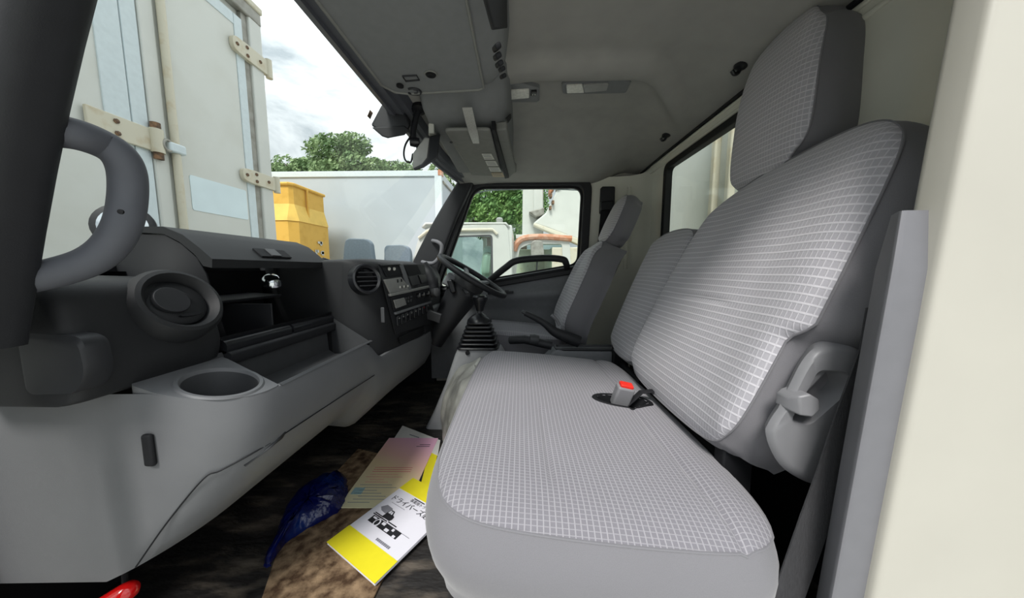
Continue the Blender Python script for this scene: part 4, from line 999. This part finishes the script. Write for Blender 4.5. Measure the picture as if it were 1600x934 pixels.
# pink and cream leaflet underneath
d0 = fz(527, 790, .02); d1 = fz(601, 843, .02)
d2 = fz(608, 682, .02)
dl_ = d2-d0; P2 = Page(d0, V((dl_.y, -dl_.x)), .0125)
L2 = root('leaflet', (d0.x, d0.y, .01), 'pink and cream leaflet half under the topmost manual', 'leaflet')
pm = bpy.data.materials.new('pink_to_cream_print'); pm.use_nodes = True
t_ = pm.node_tree; bs = t_.nodes['Principled BSDF']; bs.inputs['Roughness'].default_value = .6
tcn = t_.nodes.new('ShaderNodeTexCoord'); vm = t_.nodes.new('ShaderNodeVectorMath'); vm.operation = 'DOT_PRODUCT'
dr_ = (P2.ey*.9+P2.ex*.5).normalized(); vm.inputs[1].default_value = (dr_.x, dr_.y, 0)
rp = t_.nodes.new('ShaderNodeValToRGB'); mr = t_.nodes.new('ShaderNodeMapRange'); mr.inputs['From Min'].default_value = -.17; mr.inputs['From Max'].default_value = .17
rp.color_ramp.elements[0].color = rgb('e6e0b8'); rp.color_ramp.elements[1].color = rgb('ecb6d2')
e_ = rp.color_ramp.elements.new(.45); e_.color = rgb('ead2a8'); e_ = rp.color_ramp.elements.new(.65); e_.color = rgb('eec0b4')
t_.links.new(tcn.outputs['Object'], vm.inputs[0]); t_.links.new(vm.outputs['Value'], mr.inputs[0]); t_.links.new(mr.outputs[0], rp.inputs[0]); t_.links.new(rp.outputs[0], bs.inputs['Base Color'])
H2 = (d2-d0).length
P2.rect('sheet', 0, .215, 0, H2, pm, L2, 0, .002)
for i in range(11):
    y_ = .02+.013*i; P2.rect('print_line', .02+.01*(i % 3), .09+.02*((i*7) % 4), y_, y_+.0016, 'inkg' if i < 7 else 'inkr', L2, .002, .0005)
for i in range(3): P2.rect('print_line', .03, .17, .165+.011*i, .168+.011*i, 'inkr', L2, .002, .0005)
P2.rect('print_block', .01, .045, .055, .085, 'inkb', L2, .002, .0005)
P2.rect('print_line', .15, .195, H2-.052, H2-.049, 'ink', L2, .002, .0005); P2.rect('print_line', .14, .195, H2-.064, H2-.061, 'ink', L2, .002, .0005)
# second manual (black and yellow) and white sheet
P3 = Page(fz(655, 770, .012), fz(690, 700, .012)*0+V((.25, -.06)), .0095)
k0 = [fz(u, v, .010) for u, v in ((640, 800), (668, 770), (689, 690), (630, 668), (605, 720))]
b3 = root('second_manual', (k0[0].x, k0[0].y, .008), 'yellow and black manual tucked between the leaflet and bench', 'booklet')
def pq(name, px, z, th, m, parent): return flat(name, [fz(u, v, z) for u, v in px], z, th, m, parent)
pq('cover', [(625, 790), (664, 800), (684, 703), (640, 690)], .009, .002, 'ink', b3)
pq('yellow_band', [(654, 770), (664, 800), (685, 703), (671, 704)], .0112, .001, 'papery', b3)
pq('cover_photo', [(640, 765), (655, 770), (658, 757), (645, 752)], .0112, .0005, 'label', b3)
b4 = root('white_leaflet', (k0[2].x, k0[2].y, .012), 'white printed sheet at the far end of the pile of booklets', 'leaflet')
pq('sheet', [(606, 700), (629, 665), (688, 688), (684, 712), (660, 700)], .0125, .0012, 'paperw', b4)
for px in ([(640, 678), (655, 683), (655, 684.4), (640, 679.4)], [(634, 684), (672, 698), (672, 700), (634, 686)], [(638, 692), (660, 700), (659, 703), (638, 695)]): pq('print_line', px, .0138, .0004, 'inkg', b4)
# red emergency flare in the passenger footwell
fl = root('emergency_flare', at(190, 925, Y=.44), 'glossy red emergency flare under the dashboard end', 'flare')
fa = at(214, 914, Y=.45); fd = (at(150, 955, Y=.43)-fa).normalized()
lathe('flare_body', [(0, 0), (.007, .001), (.013, .006), (.016, .016), (.0165, .05), (.0165, .14), (0, .14)], fa, fd, 'redgloss', fl, n=20)
lathe('flare_ring', [(.0175, .055), (.0175, .062)], fa, fd, 'deep', fl, n=20)
tube('clip', [fa+fd*.03+V((0, .012, .0)), fa+fd*.03+V((-.02, .03, .06))], .004, 'deep', fl)

# ================================================================ OUTSIDE
BX = -2.1
def bxp(u, v): return at(u, v, X=BX)
bt_ = root('box_truck', (BX-1.5, 1.2, -.9), 'white box truck with hinged rear doors parked across the front', 'truck')
yE = bxp(424, 300).y; yD = bxp(404, 300).y; yP = bxp(262, 200).y; zT = 2.75
ztop = bxp(404, 40).z
box('cargo_body', BX-4, BX-.03, -1.2, yE, -.25, ztop+.10, 'white', bt_, bevel=.02)
# right hand rear door, strips, frames
dR = box('rear_door', BX-.03, BX, yP+.03, yD-.10, -.2, ztop-.08, 'white', bt_, bevel=.004)
dL = box('rear_door', BX-.03, BX-.004, yP-.72, yP-.10, -.2, ztop-.08, 'white', bt_, bevel=.004)
box('rear_door', BX-.03, BX-.004, -1.15, yP-.74, -.2, ztop-.08, 'white', bt_, bevel=.004)
box('door_edge_strip', BX-.028, BX+.006, yD-.10, yD-.035, -.2, ztop-.08, 'alu', dR, bevel=.003)
box('door_edge_strip', BX-.028, BX+.006, yP-.17, yP-.10, -.2, ztop-.08, 'alu', dL, bevel=.003)
box('door_edge_strip', BX-.028, BX+.004, yP-.28, yP-.175, -.2, ztop-.08, 'alu', dL, bevel=.003)
box('door_top_strip', BX-.027, BX+.005, yP+.035, yD-.102, ztop-.16, ztop-.08, 'alu', dR, bevel=.003)
box('weather_seal', BX-.028, BX+.002, yD-.035, yD+.015, -.2, ztop-.02, 'alud', bt_, bevel=.004)
box('corner_post', BX-.03, BX+.02, yD+.015, yE, -.25, ztop+.10, 'cabw', bt_, bevel=.01)
box('top_rail', BX-.03, BX+.025, -1.2, yE, ztop-.02, ztop+.07, 'alud', bt_, bevel=.01)
box('top_cap', BX-.05, BX+.035, -1.2, yE+.01, ztop+.07, ztop+.12, 'hinge', bt_, bevel=.012)
def hinge(u0, v0, u1, v1, h, ext, label=None):
    a, b = bxp(u0, v0), bxp(u1, v1); z = (a.z+b.z)/2
    prof = roundpoly([(a.y, z-h*.42), (a.y+.35*(b.y-a.y), z-h/2), (b.y, z-h/2), (b.y, z+h/2), (a.y+.35*(b.y-a.y), z+h/2), (a.y, z+h*.42)], [.04, .02, .004, .004, .02, .04], 5)
    hh = loft('hinge_strap', [[V((BX+d, p[0], p[1])) for p in prof] for d in (.002, .034)], 'hinge', bt_, bevel=.003)
    tube('hinge_pin', [V((BX+.028, b.y, z-h*.62)), V((BX+.028, b.y, z+h*.62))], .024, 'hinge', hh, n=12)
    for t, dz in ((.10, 0), (.36, .25), (.36, -.25), (.72, 0)):
        lathe('hinge_bolt', [(.012, 0), (.012, .006), (.006, .010), (0, .010)], V((BX+.034, a.y+(b.y-a.y)*t, z+dz*h)), (1, 0, 0), 'rust', hh, n=8)
hinge(358, 75, 414, 98, .115, 0)
hinge(374, 277, 427, 284, .105, 0)
a, b = bxp(130, 190), bxp(243, 216); z = (a.z+b.z)/2
hl = box('hinge_strap', BX+.004, BX+.022, a.y, b.y, z-.06, z+.06, 'hinge', bt_, bevel=.004)
tube('hinge_pin', [V((BX+.025, b.y-.015, z-.10)), V((BX+.025, b.y-.015, z+.10))], .022, 'rust', hl, n=12)
tube('hinge_barrel', [V((BX+.025, b.y-.015, z-.065)), V((BX+.025, b.y-.015, z+.065))], .030, 'hinge', hl, n=12)
for dz in (.03, -.03): lathe('hinge_bolt', [(.012, 0), (.012, .006), (0, .010)], V((BX+.022, bxp(177, 205).y, z+dz)), (1, 0, 0), 'rust', hl, n=8)
box('corner_post', BX-.03, BX+.015, yP-.095, yP-.02, -.2, ztop-.02, 'cabw', bt_, bevel=.008)
tube('lock_rod', [V((BX+.03, yP+.005, -.2)), V((BX+.03, yP+.005, ztop+.02))], .020, 'hinge', bt_, n=14)
cl = bxp(263, 232)
box('rod_clamp', BX, BX+.06, cl.y-.04, cl.y+.05, cl.z-.028, cl.z+.028, 'alu', bt_, bevel=.01)
tube('clamp_ring', [V((BX+.05, cl.y-.045+.022*math.cos(q), cl.z+.03*math.sin(q))) for q in [i*math.pi/8 for i in range(16)]], .008, 'alud', bt_, n=8, closed=True)
sp = [bxp(u, v) for u, v in ((295, 271), (384, 299), (387, 343), (298, 328))]
q = [V((BX+.002, p.y, p.z)) for p in (sp[0], sp[1], sp[2], sp[3])]
yy0, yy1 = sp[0].y, sp[1].y; za, zb_ = (sp[0].z+sp[1].z)/2, (sp[2].z+sp[3].z)/2
loft('plain_sticker', [[V((BX+d, p[0], p[1])) for p in roundpoly([(yy0, zb_), (yy1, zb_), (yy1, za), (yy0, za)], .015, 4)] for d in (.0, .003)], 'sheet', dR)

# yellow container
yx = at(455, 300, Y=5.2); yt = at(445, 287, Y=5.2).z
yc_ = root('yellow_container', (yx.x-1, 5.6, -.9), 'yellow steel container behind the white box truck doors', 'container')
bands = [(-.9, 'yellow', 0), (.90, 'yellow', 0), (1.02, 'yellowl', .05), (1.16, 'yellowl', .05), (1.20, 'yellow', 0), (yt, 'yellow', 0)]
def yring(z, o): return [V((yx.x-2.2, 5.2-o, z)), V((yx.x-.05, 5.2-o, z)), V((yx.x+o, 5.25, z)), V((yx.x+o, 6.05, z)), V((yx.x-2.2, 6.05, z))]
tp_ = yt-.33; md = yt-.62
loft('lower_body', [yring(-.9, .06), yring(md, .06)], 'yellow', yc_, smooth=False)
loft('light_band', [yring(md, .075), yring(md+.06, .06), yring(tp_, .0)], 'yellowl', yc_, smooth=False)
loft('upper_body', [yring(tp_, 0), yring(yt-.02, 0), yring(yt, -.03)], 'yellow', yc_, smooth=False)
tube('top_rim', [V((yx.x-2.2, 5.19, yt)), V((yx.x-.04, 5.19, yt)), V((yx.x+.01, 5.26, yt)), V((yx.x+.01, 6.06, yt))], .03, 'yellow', yc_, n=8)
tube('corner_rib', [V((yx.x+.03, 5.55, -.9)), V((yx.x+.03, 5.55, yt))], .02, 'yellow', yc_, n=8)
wp = at(500, 388, X=yx.x+.075)
for k in range(7): 
    p = wp+V((.0, random.uniform(-.12, .12), random.uniform(-.12, .12)))
    obox('worn_paint_patch', p, (.004, random.uniform(.04, .10), random.uniform(.03, .09)), Matrix.Identity(3), 'label', yc_, bevel=0)

# big white cargo box, side on
wx = at(690, 300, Y=6.6); wt_ = at(600, 268, Y=6.6).z
wb = root('white_box_trailer', (wx.x-3, 7.8, -.9), 'long plain white cargo box standing beyond the yellow container', 'cargo box')
box('box_body', wx.x-7, wx.x, 6.6, 8.9, -.4, wt_, 'whiteb', wb, bevel=.02)
box('top_rail', wx.x-7, wx.x+.01, 6.57, 6.63, wt_-.11, wt_+.01, 'alu', wb, bevel=.01)
box('corner_post', wx.x-.14, wx.x+.012, 6.56, 6.66, -.4, wt_+.01, 'alu', wb, bevel=.015)
box('corner_casting', wx.x-.06, wx.x+.025, 6.55, 6.70, wt_-.10, wt_+.02, 'orange', wb, bevel=.01)
tube('end_rail', [V((wx.x+.02, 6.66, wt_-.2)), V((wx.x+.02, 8.9, wt_-.2))], .02, 'alud', wb)
for z in (.6, 1.2, 1.8): box('end_hinge', wx.x, wx.x+.03, 6.64, 6.80, z, z+.10, 'rust', wb)
for x in (wx.x-5.5, wx.x-1.5): lathe('wheel', [(.2, -.1), (.42, -.1), (.45, 0), (.42, .1), (.2, .1)], V((x, 6.85, -.45)), (0, 1, 0), 'rubber', wb, n=24)

# neighbour truck cab
NY = 4.3
nc = root('white_cab_truck', (-1, NY+.8, -.9), 'white truck cab with greenish windows next to the driver door', 'truck')
def ny(u, v, Y=NY): p = at(u, v, Y=Y); return (p.x, p.z)
wl_ = [ny(*p) for p in ((650, 428), (668, 370), (769, 367), (770, 445), (700, 446))]
ol = [ny(*p) for p in ((628, 470), (658, 355), (793, 348), (803, 470), (700, 480))]
ringplate('cab_side', roundpoly(wl_, .05, 5), roundpoly(ol, [.05, .22, .12, .05, .05], 5), lambda a, b, d: V((a, NY+d, b)), .06, 'cabw', nc, bevel=.01)
xs0, xs1 = ny(640, 470)[0], ny(800, 470)[0]
zr = ny(700, 349)[1]
loft('cab_roof', [[V((x, y, z)) for x, z in ((ny(660, 357)[0], zr-.06), (ny(665, 350)[0], zr-.0), (ny(790, 348)[0], zr), (ny(795, 352)[0], zr-.05))] for y in (NY-.005, NY+.05, NY+1.7)], 'cabw', nc, closed=False, solid=.03)
box('lower_body', xs0-.1, xs1, NY, NY+1.75, -.55, ny(700, 474)[1], 'cabw', nc, bevel=.03)
box('rear_wall', ny(782, 400)[0], ny(800, 400)[0], NY+.02, NY+1.7, -.2, zr-.02, 'cabw', nc, bevel=.02)
tube('rain_gutter', [V((x, NY-.02, z)) for x, z in (ny(655, 372), ny(668, 362), ny(690, 360), ny(770, 359), ny(777, 366))], .022, 'hinge', nc, n=8)
slab('side_window', roundpoly(offpoly(wl_, .01), .05, 5), lambda a, b, d: V((a, NY+.03+d, b)), .005, 'glassg', nc)
ringplate('window_seal', roundpoly(offpoly(wl_, -.018), .04, 5), roundpoly(offpoly(wl_, .004), .05, 5), lambda a, b, d: V((a, NY-.004+d, b)), .02, 'tray', nc)
box('far_window_post', ny(735, 400)[0], ny(742, 400)[0], NY+1.5, NY+1.6, -.1, zr-.05, 'cabw', nc)
pad(nc, ('seat_back', 'seat_back_side'), V((ny(748, 420)[0], NY+.45, ny(748, 415)[1])), EY, V((.15, 0, 1)).normalized(), V((-1, 0, .15)).normalized(), .42, .62, .12, mf='sheet', ms='sheet', nu=16, nv=16, seam=False)
pad(nc, ('headrest', 'headrest_side'), V((ny(751, 408)[0], NY+.3, ny(751, 412)[1])), EY, V((.1, 0, 1)).normalized(), V((-1, 0, .1)).normalized(), .24, .36, .1, mf='cabw', ms='cabw', nu=12, nv=12, seam=False)
rl = V((ny(779, 342)[0], NY+.2, zr))
lathe('roof_lamp', [(.07, 0), (.07, .03), (.045, .035), (.05, .09), (.03, .11), (0, .112)], rl, (0, 0, 1), 'silver', nc, n=16)
for (px, Yd) in (([(537, 385), (539, 375), (545, 372), (572, 373), (579, 379), (583, 410), (583, 425), (534, 425)], 3.9), ([(600, 388), (603, 383), (628, 382), (638, 386), (641, 396), (641, 425), (600, 425)], 4.1)):
    pr = roundpoly([ny(u, v, Yd) for u, v in px], .04, 4)
    mh = loft('mirror_housing', [[V((p[0]+(s_-1)*(p[0]-pr[0][0])*0, Yd+d, p[1])) for p in pr] for d, s_ in ((0, 1), (.10, 1))], 'mirrorb', nc, bevel=.02)
    tube('mirror_stay', [V((pr[0][0]+.12, Yd+.05, pr[0][1]-.35)), V((xs0+.05, NY+.1, .2))], .015, 'black', mh)

# orange-roofed truck beyond, with mirror
OY = 5.6
oc = root('faded_orange_roof_truck', (.2, OY+.8, -.9), 'truck cab with faded orange roof edge and grey mirror', 'truck')
wl2 = [ny(*p, OY) for p in ((806, 430), (812, 388), (828, 381), (878, 381), (880, 430))]
ol2 = [ny(*p, OY) for p in ((800, 470), (803, 378), (826, 366), (890, 367), (894, 470))]
ringplate('cab_side', roundpoly(wl2, .05, 5), roundpoly(ol2, [.05, .15, .2, .06, .05], 5), lambda a, b, d: V((a, OY+d, b)), .06, 'cabw', oc, bevel=.01)
tube('orange_roof_edge', smoothpath([V((x, OY-.02, z)) for x, z in (ny(803, 392, OY), ny(808, 380, OY), ny(820, 372, OY), ny(850, 370, OY), ny(893, 373, OY))], 4), .055, 'orange', oc, n=8)
box('roof', ny(806, 370, OY)[0], ny(893, 370, OY)[0], OY+.02, OY+1.6, ny(850, 372, OY)[1], ny(850, 366, OY)[1], 'cabw', oc)
slab('side_window', roundpoly(wl2, .05, 5), lambda a, b, d: V((a, OY+.03+d, b)), .005, 'glassg', oc)
box('lower_body', ny(798, 400, OY)[0], ny(905, 400, OY)[0], OY, OY+1.7, -.6, ny(850, 428, OY)[1], 'cabw', oc, bevel=.02)
pr = roundpoly([ny(u, v, OY-.3) for u, v in ((829, 380), (834, 375), (848, 376), (851, 402), (830, 402))], .04, 4)
loft('mirror_housing', [[V((p[0], OY-.3+d, p[1])) for p in pr] for d in (0, .1)], 'alud', oc, bevel=.02)
tube('mirror_stay', [V((ny(840, 402, OY-.3)[0], OY-.25, ny(840, 402, OY-.3)[1])), V((ny(838, 430, OY)[0], OY, ny(838, 430, OY)[1]))], .014, 'black', oc)
box('cargo_box', ny(860, 390, OY+.3)[0], ny(925, 390, OY)[0], OY+.02, OY+1.8, -.4, ny(870, 386, OY)[1], 'hinge', oc, bevel=.02)

# crane truck with white boom
KY = 7.0
kt = root('crane_truck', (.4, KY+.5, -.9), 'white crane truck with thick mast and boom behind the parked cabs', 'crane')
def ky(u, v, Y=KY): p = at(u, v, Y=Y); return V((p.x, p.z))
def kpoly(name, px, d0, d1, m, bev=.02):
    pr = [ky(u, v) for u, v in px]
    return loft(name, [[V((p.x, KY+d, p.y)) for p in pr] for d in (d0, d1)], m, kt, bevel=bev, smooth=False)
kpoly('mast', [(818, 180), (851, 180), (850, 375), (816, 375)], .2, .7, 'cabw')
kpoly('mast_rail', [(834, 180), (850, 180), (849, 332), (834, 332)], .1, .25, 'cabw')
kpoly('boom', [(832, 352), (851, 336), (875, 288), (905, 270), (960, 270), (960, 385), (905, 378), (852, 358)], -.3, .3, 'cabw', .03)
kpoly('boom_flange', [(833, 352), (850, 358), (905, 378), (940, 385), (940, 392), (900, 385), (848, 363), (832, 356)], -.42, -.2, 'hinge')
kpoly('pivot_block', [(826, 332), (850, 325), (850, 336), (838, 340)], -.1, .2, 'alud')
kpoly('rusty_bracket', [(858, 285), (868, 283), (866, 296), (858, 305)], -.1, .25, 'orange')
kpoly('hook_block', [(866, 288), (873, 286), (873, 300), (867, 303)], -.35, -.1, 'alud')
for u, v in ((858, 312), (861, 322), (857, 330)): kpoly('hose_fitting', [(u-1.5, v-3), (u+2, v-3), (u+2, v+2), (u-1.5, v+2)], -.4, -.2, 'rust', .004)
kpoly('chassis_box', [(795, 388), (935, 388), (935, 480), (795, 480)], .3, 1.6, 'hinge')

# under-view mirror on the truck's own nose
um = root('nose_mirror', at(205, 380, Y=.80), 'small black rimmed mirror outside the windscreen behind the grab handle', 'mirror')
uc = at(195, 354, Y=.80)
lathe('mirror_shell', [(.0, -.04), (.045, -.03), (.058, -.01), (.06, .004), (.054, .008)], uc, (.55, -.8, .05), 'black', um, n=28)
lathe('mirror_glass', [(.055, .006), (.03, .012), (0, .014)], uc, (.55, -.8, .05), 'chrome', um, n=28)
tube('mirror_stay', [uc+V((0, 0, -.06)), uc+V((-.05, .05, -.22)), uc+V((.05, .1, -.32))], .010, 'black', um)
# wiper
wa = root('wiper', at(515, 405, X=-.93), 'black wiper resting at the bottom of the windscreen', 'wiper')
tube('wiper_arm', [at(505, 404, X=-.93), at(535, 414, X=-.94), at(560, 420, X=-.94)], .006, 'black', wa)
tube('wiper_blade', [at(470, 398, X=-.92), at(530, 412, X=-.93)], .005, 'rubber', wa)

# trees
def tree(px, Y, rx, rz, label, m, n=2600, seed=1, leaf=.16):
    rnd = random.Random(seed); c = at(px[0], px[1], Y=Y)
    t = root('tree', (c.x, c.y, -.9), label, 'tree', 'trees behind the trucks')
    v = []; f = []
    blobs = []
    for i in range(16):
        a = rnd.uniform(0, 2*math.pi); el = rnd.uniform(-.9, 1); r = rnd.uniform(.35, .85)
        blobs.append((V((math.cos(a)*math.cos(el)*rx*r, math.sin(a)*math.cos(el)*rx*.7*r, math.sin(el)*rz*r)), rnd.uniform(.25, .45)))
    for i in range(n):
        b, s = blobs[i % len(blobs)]
        d = V((rnd.gauss(0, 1), rnd.gauss(0, 1), rnd.gauss(0, 1))).normalized()
        p = c+b+V((d.x*rx*s, d.y*rx*s*.8, d.z*rz*s))*rnd.uniform(.75, 1.08)
        q = V((rnd.gauss(0, 1), rnd.gauss(0, 1), rnd.gauss(0, 1))).normalized(); r_ = q.orthogonal().normalized(); s_ = q.cross(r_)
        L = leaf*rnd.uniform(.6, 1.4); k = len(v)
        v += [p-r_*L, p+s_*L*.5, p+r_*L, p-s_*L*.5]; f.append((k, k+1, k+2, k+3))
    fin('crown', v, f, m, t, smooth=False)
    inner = []
    for b, s in blobs[:10]:
        tube('branch', [V((c.x, c.y, c.z-rz*.7)), V((c.x, c.y, c.z-rz*.4)).lerp(c+b, .5), c+b], [.12, .08, .03], 'bark', t, n=6)
    tube('trunk', [V((c.x, c.y, -.95)), V((c.x+.05, c.y, c.z-rz*.6)), V((c.x, c.y, c.z))], [.28, .2, .1], 'bark', t, n=8)
    return t
tree((545, 262), 17, 2.4, 1.5, 'broad green tree rising above the long white cargo box', 'leaf', seed=3, n=9000, leaf=.10)
tree((475, 272), 19, 1.6, 1.2, 'small green tree just right of the box truck doors', 'leaf', seed=5, n=4500, leaf=.10)
tree((440, 275), 22, 1.3, 1.1, 'distant green tree partly hidden by the box truck edge', 'leaf', seed=6, n=5600, leaf=.10)
tree((615, 272), 20, 1.8, 1.3, 'low green tree left of the hanging monitor', 'leaf', seed=8, n=4200, leaf=.10)
tree((705, 290), 18, 1.6, 1.9, 'tall green tree seen between monitor and windscreen pillar', 'leaf', seed=9, n=5600, leaf=.10)
tree((765, 335), 15, 2.0, 2.3, 'dense deep green tree filling the driver window', 'leaf2', seed=11, n=10000, leaf=.10)
tree((818, 330), 22, 2.2, 2.9, 'deep green tree behind the crane mast', 'leaf2', seed=12, n=6500, leaf=.10)

# passenger door, open and out of view, added to shade the dash end
d2 = root('door_2', (-.63, .33, 0), 'unseen cream passenger door swung wide open, added to shade the dash end', 'door', kind='structure')
dd = V((-.30, -.95, 0)).normalized(); dn_ = V((dd.y, -dd.x, 0))
def dpt(a, b, d): p = V((-.63, .31, 0))+dd*a+dn_*d; return V((p.x, p.y, b))
box_ = roundpoly([(0, -.25), (.98, -.25), (.98, .66), (0, .60)], .03, 4)
slab('door_shell', box_, dpt, .06, 'doorpanel', d2)
wi = [(.06, .62), (.92, .68), (.92, 1.24), (.40, 1.24)]
ringplate('window_frame', roundpoly(wi, .04, 5), roundpoly(offpoly(wi, .045), .06, 5), dpt, .05, 'black', d2)
slab('pane', roundpoly(wi, .04, 5), lambda a, b, d: dpt(a, b, .03+d), .004, 'glass', d2)
